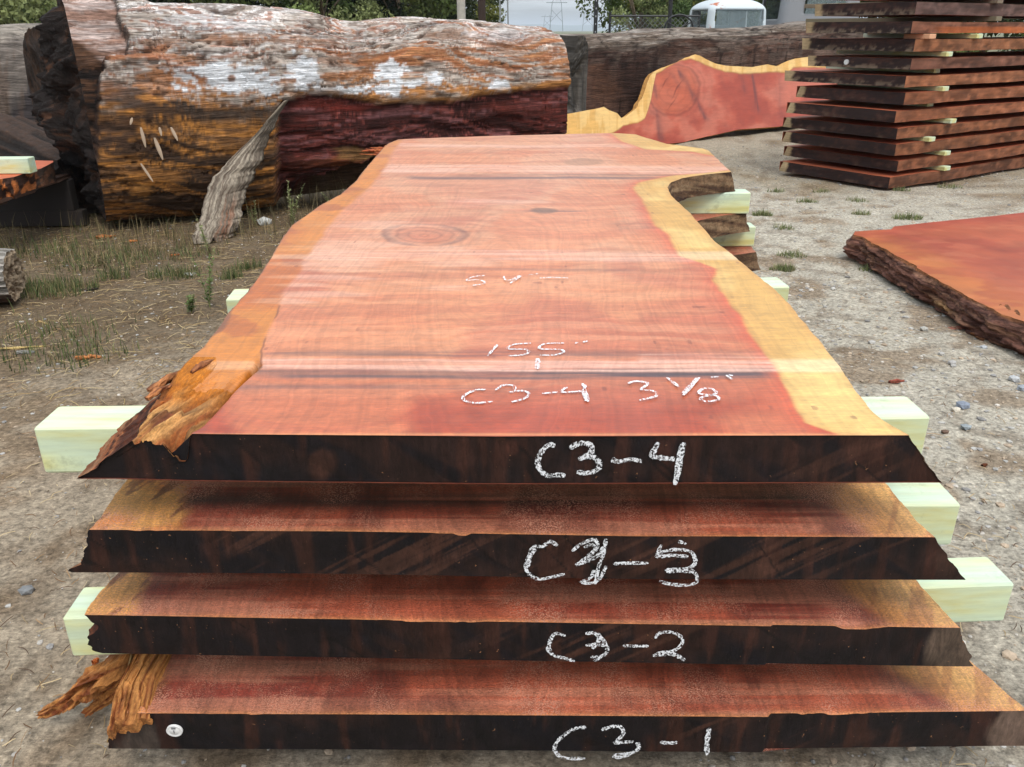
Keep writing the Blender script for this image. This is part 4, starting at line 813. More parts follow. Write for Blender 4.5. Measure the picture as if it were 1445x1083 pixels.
# splintered outer shell standing proud at the left end
def spike(px_, py0, py1, Yd, w, sd, nm='splinter', col=((40, 30, 26), (84, 60, 46))):
    A_ = PY(px_, py0, Yd); B_ = PY(px_+4, py1, Yd+.02); chunk_part(nm, root, [A_, (A_+B_)/2+[.01, -.02, 0], B_], [(w, .01, 0), (w*1.2, .02, 0), (w*.35, .01, 0)], [.03, .035, .02], sd, M_rot, na=40, nb=18, rough=.7, paint=lambda f, U: mix(lin(*col[0]), lin(*col[1]), ss(.35, .7, f)))
spike(94, 150, -16, 5.5, .03, 501); 
# small hanging peels
for k, (x_, y_, l, tw) in enumerate(((185, 165, 8, 3), (198, 180, 24, 4), (216, 195, 27, 5), (224, 180, 10, 3), (240, 182, 16, 4), (197, 230, 22, 3))):
    i_ = np.argmin((px-x_)**2+(py-y_)**2+(~front)*1e6); q0 = XYZ.reshape(-1, 3)[i_]; q = q0+[pv[0]*.03, pv[1]*.03, 0]; l_ = l*.0048; w_ = tw*.0024; V = []; Fq = []
    for i in range(9):
        t = i/8; w__ = w_*math.sin(math.pi*min(t*.9+.08, 1))**.8; cx_ = q[0]+(.15+.12*k)*l_*t; V += [(cx_-w__, q[1]-.05*t, q[2]-l_*t), (cx_, q[1]-.05*t-.012*math.sin(t*3), q[2]-l_*t), (cx_+w__, q[1]-.05*t+.01, q[2]-l_*t)]
        if i: b_ = 3*i; Fq += [[b_-3, b_-2, b_+1, b_], [b_-2, b_-1, b_+2, b_+1]]
    part('hanging_peel', root, V, Fq, plain('pale_peel%d' % k, lin(150, 130, 110), .8))
# big strip of peeled grey bark hanging to the ground
ln = [((400, 143), (404, 141), 5.72), ((372, 176), (386, 168), 5.58), ((335, 215), (372, 208), 5.46), ((300, 250), (358, 240), 5.34), ((290, 285), (347, 268), 5.25), ((280, 312), (338, 300), 5.16), ((271, 333), (331, 322), 5.07), ((268, 345), (326, 344), 5.03)]
na_, nb_ = 120, 50; t_ = np.linspace(0, 1, na_)*(len(ln)-1); kk = np.arange(len(ln))
Lp = np.stack([np.interp(t_, kk, [l[0][0] for l in ln]), np.interp(t_, kk, [l[0][1] for l in ln])], -1); Rp = np.stack([np.interp(t_, kk, [l[1][0] for l in ln]), np.interp(t_, kk, [l[1][1] for l in ln])], -1); Yy = np.interp(t_, kk, [l[2] for l in ln])
sft = (fbm(t_*2, 3.3, 0, 4, 600)-.5)*14; Lp[:, 0] += sft*ss(0, 2, t_); Rp[:, 0] += (fbm(t_*2, 9.3, 0, 4, 601)-.5)*16*ss(0, 2, t_)
v_ = np.linspace(0, 1, nb_)[None, :]; pxg = Lp[:, 0][:, None]*(1-v_)+Rp[:, 0][:, None]*v_; pyg = Lp[:, 1][:, None]*(1-v_)+Rp[:, 1][:, None]*v_
ragged = (vn(v_*9, 0, 0, 603)-.4)*22*ss(5.8, 7, t_)[:, None]; pyg = pyg-ragged
cup = np.sin(np.pi*v_)*.06*ss(0, 3, t_)[:, None]; rid = (fbm(v_*16+0*pxg, t_[:, None]*.3, 0, 4, 605)-.5)*.022
G = PY(pxg, pyg, Yy[:, None]-cup+.14*v_-rid+0*pxg); G = np.moveaxis(G, 0, -1); G[..., 2] = np.maximum(G[..., 2], -.01)
Bk = G+np.array([.012, .035, .0]); f1 = fbm(v_*22+0*pxg, t_[:, None]*.8, 0, 5, 607)
c1 = mix(lin(108, 97, 86), lin(158, 147, 132), ss(.35, .6, f1)); c1 = mix(c1, lin(80, 64, 54), ss(.62, .72, fbm(v_*30+0*pxg, t_[:, None]*1.5, 0, 4, 608))*.8); c1 = mix(c1, lin(132, 84, 60), ss(.5, .62, v_)*ss(.95, .8, v_)*ss(3.5, 5, t_)[:, None]*ss(.4, .6, f1)*.7)
Fq = [gfaces(na_, nb_), gfaces(na_, nb_, flip=True, off=na_*nb_)]; nn = na_*nb_
rim = []
for i in range(na_-1):
    rim += [[i*nb_, (i+1)*nb_, (i+1)*nb_+nn, i*nb_+nn], [i*nb_+nb_-1, i*nb_+nb_-1+nn, (i+1)*nb_+nb_-1+nn, (i+1)*nb_+nb_-1]]
for j in range(nb_-1): rim += [[(na_-1)*nb_+j, (na_-1)*nb_+j+1, (na_-1)*nb_+j+1+nn, (na_-1)*nb_+j+nn], [j, j+nn, j+1+nn, j+1]]
M_gbark = wood('grey_peeled_bark', [((60, 60, 7), 1.0, 9, .55, 1.25, .7, .5), ((1, 1, 1), 20.0, 6, .8, 1.15)], rough=(.8, .95), bump=[(0, .45, .012), (1, .5, .006)], spec=.2)
o = part('hanging_bark_strip', root, np.concatenate([G.reshape(-1, 3), Bk.reshape(-1, 3)]), np.concatenate(Fq+[np.array(rim)]), M_gbark, np.concatenate([c1.reshape(-1, 3), c1.reshape(-1, 3)*.8])); o['label'] = 'grey bark strip peeling down to the ground'
# ================================================================== squared cants behind, at the right
def round_log(name, label, A, B, topf, botf, rh, ex, painter, mat, capmat, capcol, capname='sawn_end', nu=260, na=160, rough=.05, seed=0, cap=(1, 1), grp=None, out=0.0, depth=.05):
    A = np.array(A, float); B = np.array(B, float); L = np.linalg.norm(B-A); dx = (B-A)/L; pv = np.array([dx[1], -dx[0]])
    u = np.linspace(0, 1, nu); ax = A+(B-A)*u[:, None]; zt = topf(ax, u); zb = botf(u); zc = (zt+zb)/2; rv = (zt-zb)/2
    a = np.linspace(0, 2*np.pi, na, endpoint=False); ca, sa = np.cos(a), np.sin(a); ca = np.sign(ca)*np.abs(ca)**ex; sa = np.sign(sa)*np.abs(sa)**ex
    U = (u*L)[:, None]*np.ones((1, na)); CA, SA = np.ones((nu, 1))*np.cos(a), np.ones((nu, 1))*np.sin(a)
    n1 = fbm(U*.9, CA*2, SA*2, 4, seed)-.5; f1 = fbm(U*1.6, CA*13+n1*3, SA*13, 5, seed+9)-.5
    rad = 1+n1*rough*2+f1*rough
    X = ax[:, :1]+pv[0]*rh*ca*rad; Y = ax[:, 1:]+pv[1]*rh*ca*rad; Z = np.maximum(zc[:, None]+rv[:, None]*sa*rad, .003)
    px, py = proj(X, Y, Z); c = painter(px, py, n1, f1, CA, SA, U)
    root = empty(name, (float(ax[nu//2, 0]), float(ax[nu//2, 1]), 0), label, 'log', grp); V = np.stack([X, Y, Z], -1)
    part('weathered_side', root, V, gfaces(nu, na, wrap=True), mat, c)
    if cap[0]: end_cap(root, V[0], None, -1, depth, seed+20, capmat, capcol, name=capname, axis=dx, nr=40, out=out)
    if cap[1]: end_cap(root, V[-1], None, 1, .02, seed+30, capmat, capcol, name=capname, axis=dx, nr=40)
    return root, V
def cant_paint(px, py, n1, f1, CA, SA, U):
    w3 = fbm(px/50, py/6+n1*8, 0, 4, 700)-.5
    c = mix(lin(92, 68, 58), lin(58, 40, 34), ss(-.1, .15, n1+w3)*np.ones_like(px)); c = mix(c, lin(118, 98, 88), ss(.05, .2, w3)*ss(880, 1000, px)*.8)
    c = mix(c, lin(40, 28, 26), ell(px, py, 925, 110, 22, 40, w3)*.8); c = mix(c, lin(96, 64, 44), ell(px, py, 860, 110, 35, 30, w3*2)*.5)
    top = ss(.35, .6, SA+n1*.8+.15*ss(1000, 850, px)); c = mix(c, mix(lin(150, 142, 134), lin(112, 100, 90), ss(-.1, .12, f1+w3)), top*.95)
    c = mix(c, lin(116, 104, 96), ss(.0, .14, fbm(px/22, py/4+n1*6, 0, 4, 706)-.5)*.6*ss(110, 60, py))
    k_ = ss(.93, .985, 1-np.abs(fbm(px/34, py/12, 0, 4, 704)-.5)*2)*ss(.4, .55, fbm(px/30, py/20, 0, 3, 705)); c = mix(c, lin(30, 22, 20), k_*.85)
    for x_ in (905, 1012, 1066): c = mix(c, lin(34, 24, 22), band(px+n1*60+f1*20-x_, 0, 2.5)*.7)
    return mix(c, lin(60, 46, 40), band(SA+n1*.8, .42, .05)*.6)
cA, cB = np.array([.62, 10.05]), np.array([5.1, 13.41])
Tc = [(760, 52), (790, 53), (815, 50), (850, 49), (885, 47), (915, 41), (950, 40), (990, 42), (1040, 40), (1090, 36), (1140, 31), (1300, 26), (1445, 30)]
def ctop(ax, u):
    p, _ = proj(ax[:, 0], ax[:, 1]-.0, 1.15); return PY(p, np.interp(p, *zip(*Tc)), ax[:, 1])[2]
M_cant = log_mat('old_brown_cant', (0, 0, -math.atan2(.6, .8)), .8)
M_cap = wood('grey_sawn_log_end', [((3, 3, 40), 1.5, 8, .65, 1.25, .7, .5), ((1, 1, 1), 20.0, 6, .75, 1.2)], rough=(.8, .95), bump=[(0, .5, .01)], spec=.2)
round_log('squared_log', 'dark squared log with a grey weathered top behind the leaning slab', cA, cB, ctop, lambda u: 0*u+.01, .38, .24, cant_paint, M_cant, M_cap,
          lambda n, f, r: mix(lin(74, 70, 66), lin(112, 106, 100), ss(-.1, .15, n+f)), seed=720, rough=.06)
# grey log standing behind at the far left
def lt(ax, u):
    p, _ = proj(ax[:, 0], ax[:, 1], 1.15); return PY(p, np.interp(p, [-400, 0, 30, 52, 65, 80], [48, 39, 37, 36, 42, 60]), ax[:, 1])[2]
def lpaint(px, py, n1, f1, CA, SA, U):
    v = fbm(px/9, py/70, 0, 4, 760)-.5; c = mix(lin(116, 108, 102), lin(84, 74, 68), ss(-.1, .14, v+n1)*np.ones_like(px)); c = mix(c, lin(150, 142, 132), ss(58, 42, py+v*40)*.7)
    c = mix(c, lin(46, 42, 48), ell(px, py, 45, 175, 32, 50, v)*.8); c = mix(c, lin(96, 72, 56), ss(.05, .15, v)*.4); return mix(c, lin(52, 38, 32), ss(40, 62, px+v*20)*.7)
M_lgrey = log_mat('grey_old_log', (0, 0, 0), .7)
round_log('grey_log', 'grey vertical-streaked log end filling the far left edge', (-7.5, 7.0), (-3.78, 7.15), lt, lambda u: 0*u+.01, .42, .5, lpaint, M_lgrey, M_char, lambda n, f, r: mix(lin(52, 40, 34), lin(84, 62, 48), ss(-.1, .15, n+f)), seed=770, rough=.05, capname='ragged_end', depth=.15)
# ================================================================== live-edge slab leaning on the cant
bl_ = [(789, 194), (855, 196), (925, 205), (965, 201), (984, 196), (1043, 183), (1099, 179), (1140, 172), (1190, 168)]
tp_ = [(789, 178), (794, 165), (800, 161), (807, 160), (828, 156), (845, 153), (852, 151), (860, 156), (871, 160), (877, 167), (885, 163), (893, 157), (899, 152), (901, 145), (906, 139), (910, 128), (913, 118), (917, 108), (922, 102), (932, 97), (945, 92), (958, 87), (966, 82), (973, 80), (981, 77), (988, 79), (995, 83), (1003, 87), (1010, 90), (1024, 93), (1043, 94), (1061, 95), (1083, 91), (1097, 94), (1103, 90), (1112, 86), (1122, 83), (1145, 80), (1165, 82), (1190, 88)]
p0 = P(925, 208, 0); p1 = P(1120, 182, 0); bd = (p1-p0)[:2]; bd /= np.linalg.norm(bd); back = np.array([-bd[1], bd[0]]); lean = math.radians(21)
nrm_ = np.array([-back[0]*math.cos(lean), -back[1]*math.cos(lean), math.sin(lean)]); org_ = np.array([p0[0], p0[1], 0.0])
def onplane(px, py):
    x, y, w_ = ray(px, py); D = np.stack(np.broadcast_arrays(x, y, w_), -1); C0 = np.array([0, 0, HC]); t = ((org_-C0)@nrm_)/(D@nrm_); return C0+D*t[..., None]
def plate(name, label, cat, cols_px, topo, boto, pt, thick, nrm, painter, nr=120, mat=None, group=None, edgecol=None, edge_mat=None):
    """a board whose outline is given column by column"""
    tt_ = np.interp(cols_px, *zip(*topo)); bb = np.interp(cols_px, *zip(*boto)); v = np.linspace(0, 1, nr)[:, None]
    pyg = tt_[None]*(1-v)+bb[None]*v; pxg = cols_px[None]+0*pyg; G = pt(pxg, pyg); c = painter(pxg, pyg); nc = len(cols_px)
    root = empty(name, tuple(G.reshape(-1, 3).mean(0)*[1, 1, 0]+[0, 0, G[..., 2].min()]), label, cat, group)
    Bk = G-np.array(nrm)*thick
    part('board', root, np.concatenate([G.reshape(-1, 3), Bk.reshape(-1, 3)]), np.concatenate([gfaces(nr, nc, flip=True), gfaces(nr, nc, off=nr*nc)]), mat or M_far, np.concatenate([c.reshape(-1, 3), c.reshape(-1, 3)*.7]))
    rim = np.concatenate([G[0], G[1:, -1], G[-1, ::-1][1:], G[::-1, 0][1:-1]]); k = 6; s = np.linspace(0, 1, k)[:, None, None]
    R = rim[None]-np.array(nrm)*thick*s; nz_ = (fbm(np.arange(len(rim))/6., s[..., 0]*3, 0, 4, 800)-.5)*.03*np.sin(s[..., 0]*np.pi); cen = rim.mean(0); o_ = rim-cen; o_ /= np.linalg.norm(o_, axis=1, keepdims=True); R = R+o_[None]*nz_[..., None]
    part('rough_edge', root, R, gfaces(k, len(rim), wrap=True), edge_mat or M_bark, np.tile(edgecol if edgecol is not None else lin(120, 84, 58), (k*len(rim), 1))); return root, G
M_far = wood('smooth_redwood_face', [((4, 4, 30), 1.2, 7, .85, 1.1, .65, .5), ((1, 1, 1), 6.0, 6, .88, 1.08)], rough=(.45, .6), bump=[(0, .1, .004)], spec=.4)
SapB = [(789, 205), (855, 193), (870, 184), (880, 176), (900, 174), (910, 168), (915, 155), (919, 140), (922, 122), (926, 104), (960, 86), (975, 83), (990, 90), (1005, 96), (1024, 102), (1050, 103), (1083, 101), (1100, 102), (1112, 104), (1120, 96), (1150, 96), (1190, 100)]
def lean_paint(px, py):
    n = fbm(px/40, py/40, 0, 5, 810)-.5; v = fbm(px/5, py/60, 0, 4, 812)-.5
    c = mix(lin(182, 92, 72), lin(162, 72, 56), ss(-.12, .15, n)*np.ones_like(px)); c = mix(c, lin(194, 116, 96), ss(.03, .15, -n)*.6)
    q = np.sqrt(((px-951)/34)**2+((py-128)/34)**2)+n*.6; c = mix(c, lin(186, 96, 66), ss(1.1, .8, q)*.6); c = mix(c, lin(130, 66, 52), band(q % .34, .17, .05)*.25*ss(1.9, 1.0, q)); c = mix(c, lin(90, 44, 36), band(q, 1.0, .05)*.4)
    for x0, x1, y0, y1, w_, a_ in ((958, 998, 98, 170, 4, .8), (923, 927, 118, 140, 3, .8), (924, 934, 155, 200, 6, .75), (1045, 1051, 104, 132, 3, .7), (1062, 1070, 105, 158, 2.2, .9), (945, 960, 100, 125, 4, .5), (1100, 1104, 110, 170, 5, .3)):
        t_ = np.clip((py-y0)/(y1-y0), 0, 1); c = mix(c, lin(70, 52, 58), band(px-(x0+(x1-x0)*t_)+v*6, 0, w_)*ss(y0-6, y0+6, py)*ss(y1+6, y1-6, py)*a_*(.6+v))
    for cx, cy in ((938, 117), (952, 130), (948, 145), (956, 122)): c = mix(c, lin(100, 44, 34), band((px-cx)*.8+(py-cy)*.5+n*10, 0, .8)*band(py, cy, 8)*.7)
    d = np.interp(px, *zip(*SapB))-py+n*9; lf = ss(930, 918, px)
    c = mix(c, mix(lin(214, 168, 96), lin(226, 188, 122), ss(-.1, .1, n+v)), ss(-1.5, 1.5, d)); c = mix(c, lin(150, 96, 50), band(d, 0, 1.3)*.5)
    return c
cols_ = np.concatenate([np.linspace(789, 930, 260), np.linspace(930.5, 1190, 300)])
plate('leaning_plank', 'reddish live-edge slab with yellow border leaning upright against the dark squared log', 'wood slab', cols_, tp_, bl_, onplane, .07, nrm_, lean_paint, edgecol=lin(190, 140, 80))
# second thin board edge beside it
plate('leaning_board', 'narrow yellow board edge tucked left of the leaning reddish slab', 'wood board', np.linspace(787, 800, 30), [(787, 176), (790, 171), (800, 172)], [(787, 194), (800, 194)], lambda x, y: onplane(x, y)+nrm_*-.10, .03, nrm_, lambda px, py: mix(lin(206, 166, 104), lin(120, 92, 60), band((px-793), 0, 1)*np.ones_like(py)), nr=20, edgecol=lin(170, 130, 80))
# ================================================================== slab lying on the ground at the right
zl = .135
near = [(1198, 337), (1203, 330), (1211, 326), (1225, 335), (1258, 357), (1287, 372), (1323, 393), (1356, 412), (1392, 432), (1421, 444), (1450, 458), (1500, 490), (1700, 640)]
far_ = [(1211, 324), (1232, 323), (1254, 322), (1258, 318), (1300, 313), (1349, 308), (1400, 303), (1443, 298)]
nl = [(1208, 327), (1203, 332), (1211, 334), (1225, 340), (1258, 358), (1287, 373), (1323, 394), (1356, 413), (1392, 433), (1421, 446), (1445, 456)]
nw = np.array([P(x, y, zl) for x, y in nl])[:, :2]; nw = np.vstack([nw, [[nw[-1, 0]+.05, nw[-1, 1]-.35], [nw[-1, 0]+.35, nw[-1, 1]-.9]]]); nw = nw[np.argsort(-nw[:, 1])]
fw = np.array([P(x, y, zl) for x, y in [(1208, 325), (1232, 323), (1254, 322), (1258, 318), (1300, 313), (1349, 308), (1400, 303), (1443, 298)]])[:, :2]; fw = np.vstack([fw, [[6.2, fw[-1, 1]+.8]]])
yr = np.concatenate([np.linspace(nw[0, 1], 2.9, 330), np.linspace(2.895, nw[-1, 1], 50)]); xl = np.interp(-yr, -nw[:, 1], nw[:, 0])+(fbm(yr*9, 0, 0, 4, 830)-.5)*.05
v = np.linspace(0, 1, 300)[None, :]**1.6; X = xl[:, None]*(1-v)+6.0*v; Y = yr[:, None]+(np.interp(X, fw[:, 0], fw[:, 1])-fw[0, 1])*((yr-yr[-1])/(yr[0]-yr[-1]))[:, None]; Z = zl+(fbm(X*3, Y*3, 0, 3, 5)-.5)*.004; px, py = proj(X, Y, Z)
n = fbm(X*2.2, Y*2.2, 0, 5, 833)-.5; n2 = fbm(X*5, Y*9, 0, 4, 834)-.5; dist = X-xl[:, None]
c = mix(lin(160, 78, 50), lin(142, 62, 42), ss(-.2, .2, n)); c = mix(c, lin(172, 96, 66), ss(.03, .2, n2)*.3)
c = mix(c, mix(lin(172, 100, 50), lin(158, 82, 42), ss(-.1, .1, n2)), ss(.34, .06, dist+n*.25)*.9); c = mix(c, lin(210, 134, 96), ss(.62, .72, fbm(X*4+Y*3, Y*7-X*2, 0, 4, 838))*.12); c = mix(c, lin(150, 56, 44), ss(.22, 0, yr[0]-yr)[:, None]*.5*np.ones_like(X))
base = np.array([float(X.mean()), float(Y.mean()), 0.0])
lroot = empty('lying_plank', tuple(base), 'orange-red slab with thick shaggy bark edge lying on the gravel at right', 'wood slab')
ny2, nc = X.shape; Bt = np.stack([X, Y, 0*X+.03], -1)
part('board', lroot, np.concatenate([np.stack([X, Y, Z], -1).reshape(-1, 3), Bt.reshape(-1, 3)]), np.concatenate([gfaces(ny2, nc, flip=True), gfaces(ny2, nc, off=ny2*nc)]), M_far, np.concatenate([c.reshape(-1, 3), c.reshape(-1, 3)*.5]))
k = 26; s = np.linspace(0, 1, k)[None, :]; tx = np.gradient(xl); ty = np.gradient(yr); tl = np.hypot(tx, ty); nx_ = ty/tl; nyy = -tx/tl; kk_ = np.ones(25)/25; nx_ = np.convolve(np.pad(nx_, 12, 'edge'), kk_, 'valid'); nyy = np.convolve(np.pad(nyy, 12, 'edge'), kk_, 'valid')
yy = yr[:, None]+0*s; lump = (fbm(yy*6, s*1.5, 0, 5, 840)-.34)*.09*np.sin(np.pi*np.clip(s*.75+.05, 0, 1))+(fbm(yy*11+s*2, s*9, 0, 4, 842)-.5)*.07*np.sqrt(s); lump = lump*np.minimum(1, s*5)
Xw = xl[:, None]+nx_[:, None]*lump; Yw = yy+nyy[:, None]*lump; Zw = Z[:, :1]*(1-s)
fb = fbm(yy*5, s*10+fbm(yy*3, s*2, 0, 3, 845)*3, 0, 5, 846)-.5
cb = mix(lin(128, 88, 74), lin(80, 52, 46), ss(-.1, .1, fb)); cb = mix(cb, lin(160, 118, 94), ss(.08, .18, fb)*.7); cb = mix(cb, lin(180, 116, 60), ss(.14, .0, s+fb*.3)*.5); cb = mix(cb, lin(206, 164, 116), (band(yy, 3.62, .10)*band(s, .72, .12))*.8)
part('shaggy_bark', lroot, np.stack([Xw, Yw, Zw], -1), gfaces(ny2, k, flip=False), log_mat('shaggy_bark', (0, 0, .9), 1.0), cb)
k = 8; s = np.linspace(0, 1, k)[:, None]; rim = np.stack([np.concatenate([q_[0], q_[1:, -1], q_[-1, ::-1]]) for q_ in (X, Y, Z)], -1); R = np.repeat(rim[None], k, 0); R[..., 2] = rim[None, :, 2]*(1-s)+.02*s; R[..., 1] += (fbm(np.arange(len(rim))/20., s*2, 0, 3, 848)-.5)*.03*s
part('back_edge', lroot, R, gfaces(k, len(rim)), M_bark, np.tile(lin(90, 52, 40), (k*len(rim), 1)))
# curled bark at the near corner
q = P(1425, 472, .06)
V = []; Fq = []; nn_ = 40; mm_ = 14
for i in range(nn_):
    a_ = -2.4+3.9*i/(nn_-1)
    for j in range(mm_):
        r_ = .075+.012*math.sin(i*.6)+.006*math.sin(i*2.1+j); V.append((q[0]+r_*math.cos(a_)*1.2, q[1]+.02+.16*j/mm_, max(q[2]+r_*math.sin(a_), .004)))
part('curled_bark', lroot, V, gfaces(nn_, mm_), M_bark, mix(lin(140, 92, 60), lin(80, 50, 38), fbm(np.array(V)[:, 0]*60, np.array(V)[:, 2]*60, 0, 3, 850)))
# ================================================================== tall stack at the right
zk = [.012+.1315*i for i in range(14)]
Lx = [1101, 1107, 1105, 1106, 1111, 1125, 1109, 1142, 1134, 1139, 1152, 1138, 1145, 1130]
Cx = [1256, 1268, 1265, 1267, 1265, 1278, 1279, 1287, 1292, 1288, 1294, 1296, 1300, 1292]
cF = P(1256, 266, .012); cL = P(1102, 241, .012); cR = P(1445, 237, .012); dE = (cL-cF)[:2]; eL = np.linalg.norm(dE); dE /= eL; dS = (cR-cF)[:2]; dS /= np.linalg.norm(dS)
M_side = wood('brown_sawn_side', [((2.5, 2.5, 60), 1.2, 8, .7, 1.2, .7, .4), ((1, 1, 1), 9.0, 6, .7, 1.2), ((30, 30, 300), 1.0, 3, .85, 1.1)], rough=(.6, .8), bump=[(0, .4, .006)], spec=.25)
sides = ((124, 80, 58), (138, 86, 60), (130, 82, 56), (142, 90, 62), (150, 94, 66), (146, 92, 64), (154, 100, 70), (120, 80, 64), (146, 96, 66), (132, 86, 66), (104, 80, 74), (110, 84, 74), (100, 76, 66), (110, 84, 72))
words_ = ['bottom', 'second', 'third', 'fourth', 'fifth', 'sixth', 'seventh', 'eighth', 'ninth', 'tenth', 'eleventh', 'twelfth', 'thirteenth', 'fourteenth']
extra = ['resting nearly on the ground', 'two pale blocks lie just above it', 'pale block beneath it at the corner', 'wide end face and pale tip', 'thin mint stick beneath its left part', 'set back at the left tip', 'jutting left with pale mildewed tip', 'white round tag on its end', 'mildew spots along its lower end edge', 'orange torn strip along its side', 'weathered board lies below it', 'cut by the top of the frame', 'above the frame edge', 'topmost of all']
for i in range(14):
    z0 = zk[i]; th = (.089, .085, .090, .084, .089, .092, .086, .082, .090, .085, .090, .088, .088, .088)[i]; r = random.Random(i); zt = z0+th; Yc = None
    # corner and left tip: slide the corner along the end-face direction to suit
    c0 = cF[:2].copy(); pc_, _ = proj(c0[0], c0[1], zt)
    for _ in range(12):
        pc_, _ = proj(c0[0], c0[1], zt); c0 = c0+dS*(Cx[i]-pc_)*.004
    l0 = c0+dE*eL
    for _ in range(20):
        pl, _ = proj(l0[0], l0[1], zt); l0 = l0+dE*(pl-Lx[i])*.0045
    LE = np.linalg.norm(l0-c0); tip = .10+.05*r.random()
    root = empty('sawn_plank', (float(c0[0]), float(c0[1]), z0), '%s slab up in the tall right stack, %s' % (words_[i], extra[i]), 'wood slab', 'dark slabs of the tall right stack')
    nE, nH = 90, 7; t = np.linspace(0, 1, nE)[None, :]; h = np.linspace(0, 1, nH)[:, None]
    wob = (fbm(t*5+i*9, h*1.2, 0, 4, 900+i)-.5)*.012
    Ex = c0[0]+dE[0]*LE*t+dS[0]*wob*-1; Ey = c0[1]+dE[1]*LE*t+dS[1]*wob*-1; zz_ = zt-.0*t+(fbm(t*6, 0, 0, 3, 950+i)-.5)*.006; Ez = zz_*(1-h)+z0*h
    inset = (1-h)*.035*(1 if i < 6 else -.4)*ss(1-tip/LE, 1, t); Ex = Ex-dE[0]*inset; Ey = Ey-dE[1]*inset
    n = fbm(t*8+i, h*2+i*3, 0, 4, 960)-.5; m_ = fbm(t*26, h*4+i, 0, 4, 962)-.5
    ce = mix(lin(44, 30, 29), lin(66, 42, 36), ss(-.1, .15, n+m_)); ce = mix(ce, lin(128, 112, 96), ss(.0, .14, m_+n*.5-.12+.22*h*(i > 5))*(.85 if i > 5 else .25)*ss(.3, 1, h)); ce = mix(ce, lin(184, 160, 124), ss(1-.09, 1-.05, t+m_*.05)*np.ones_like(h)*.9)
    part('dark_end', root, np.stack([Ex, Ey, Ez], -1), gfaces(nH, nE), M_end2 if 'M_end2' in globals() else M_side, ce)
    SL = 4.2; nS = 160; tS = np.linspace(0, 1, nS)[None, :]
    wv = (fbm(tS*7+i*5, 0, 0, 4, 970+i)-.5)*.10*ss(0, .06, tS)+(fbm(tS*40, h*3, i, 3, 975)-.5)*.012*ss(0, .02, tS); Sx = c0[0]+dS[0]*SL*tS+dE[0]*wv; Sy = c0[1]+dS[1]*SL*tS+dE[1]*wv
    zS = zt+(fbm(tS*5+i, 0, 0, 3, 980)-.5)*.012*ss(0, .05, tS); Sz = zS*(1-h)+(z0+(fbm(tS*9+i, 0, 0, 3, 981)-.5)*.010*ss(0, .05, tS))*h; Sx = Sx+0*h; Sy = Sy+0*h
    n = fbm(tS*20+i, h*2, i, 4, 985)-.5; b_ = np.array(lin(*sides[i])); cs = mix(b_, b_*.55, ss(-.08, .16, n+.0*h)); cs = mix(cs, b_*1.5, ss(.06, .2, fbm(tS*60, h*2, i, 3, 987)-.5)*.6)
    if i == 9: cs = mix(cs, lin(176, 96, 52), ss(.05, .12, tS)*ss(.35, .55, h)*.9)
    part('sawn_side', root, np.stack([Sx, Sy, Sz], -1), gfaces(nH, nS, flip=True), M_side, cs)
    # top and bottom
    far_p = l0+dS*SL; T = []
    nT, nB = 40, 24; a_ = np.linspace(0, 1, nT)[:, None]; b2 = np.linspace(0, 1, nB)[None, :]
    sxp = np.interp(a_[:, 0], tS[0], Sx[0]); syp = np.interp(a_[:, 0], tS[0], Sy[0]); ztp_ = np.interp(a_[:, 0], tS[0], Sz[0])
    lx = l0[0]+dS[0]*SL*a_[:, 0]; ly = l0[1]+dS[1]*SL*a_[:, 0]
    TX = sxp[:, None]*(1-b2)+lx[:, None]*b2; TY = syp[:, None]*(1-b2)+ly[:, None]*b2; TZ = ztp_[:, None]*(1-b2)+zt*b2-.0008; TZ2 = 0*TX+z0+.001
    part('board', root, np.concatenate([np.stack([TX, TY, TZ], -1).reshape(-1, 3), np.stack([TX, TY, TZ2], -1).reshape(-1, 3), np.stack([TX[:, -1], TY[:, -1], TZ[:, -1]], -1), np.stack([TX[:, -1], TY[:, -1], TZ2[:, -1]], -1), np.stack([TX[-1], TY[-1], TZ[-1]], -1), np.stack([TX[-1], TY[-1], TZ2[-1]], -1)]),
         np.concatenate([gfaces(nT, nB, flip=False), gfaces(nT, nB, flip=True, off=nT*nB), gfaces(2, nT, off=2*nT*nB), gfaces(2, nB, off=2*nT*nB+2*nT)]), M_far, np.tile(lin(168, 92, 64), (2*nT*nB+2*nT+2*nB, 1)), True)
    if i == 7:
        m = MB(); cc_ = c0+dE*LE*.60-dS*.012; mz = z0+th*.5; V = []
        for k_ in range(20): an = k_*math.pi/10; V.append((cc_[0]+dE[0]*.021*math.cos(an), cc_[1]+dE[1]*.021*math.cos(an), mz+.021*math.sin(an)))
        V2 = [(v_[0]+dS[0]*.012, v_[1]+dS[1]*.012, v_[2]) for v_ in V]; m.add(V+V2, [list(range(20)), list(range(20, 40))[::-1]]+[[k_, (k_+1) % 20, 20+(k_+1) % 20, 20+k_] for k_ in range(20)]); m.part('round_tag', root, M_tagw)
nE_ = np.array([dE[0], dE[1]])
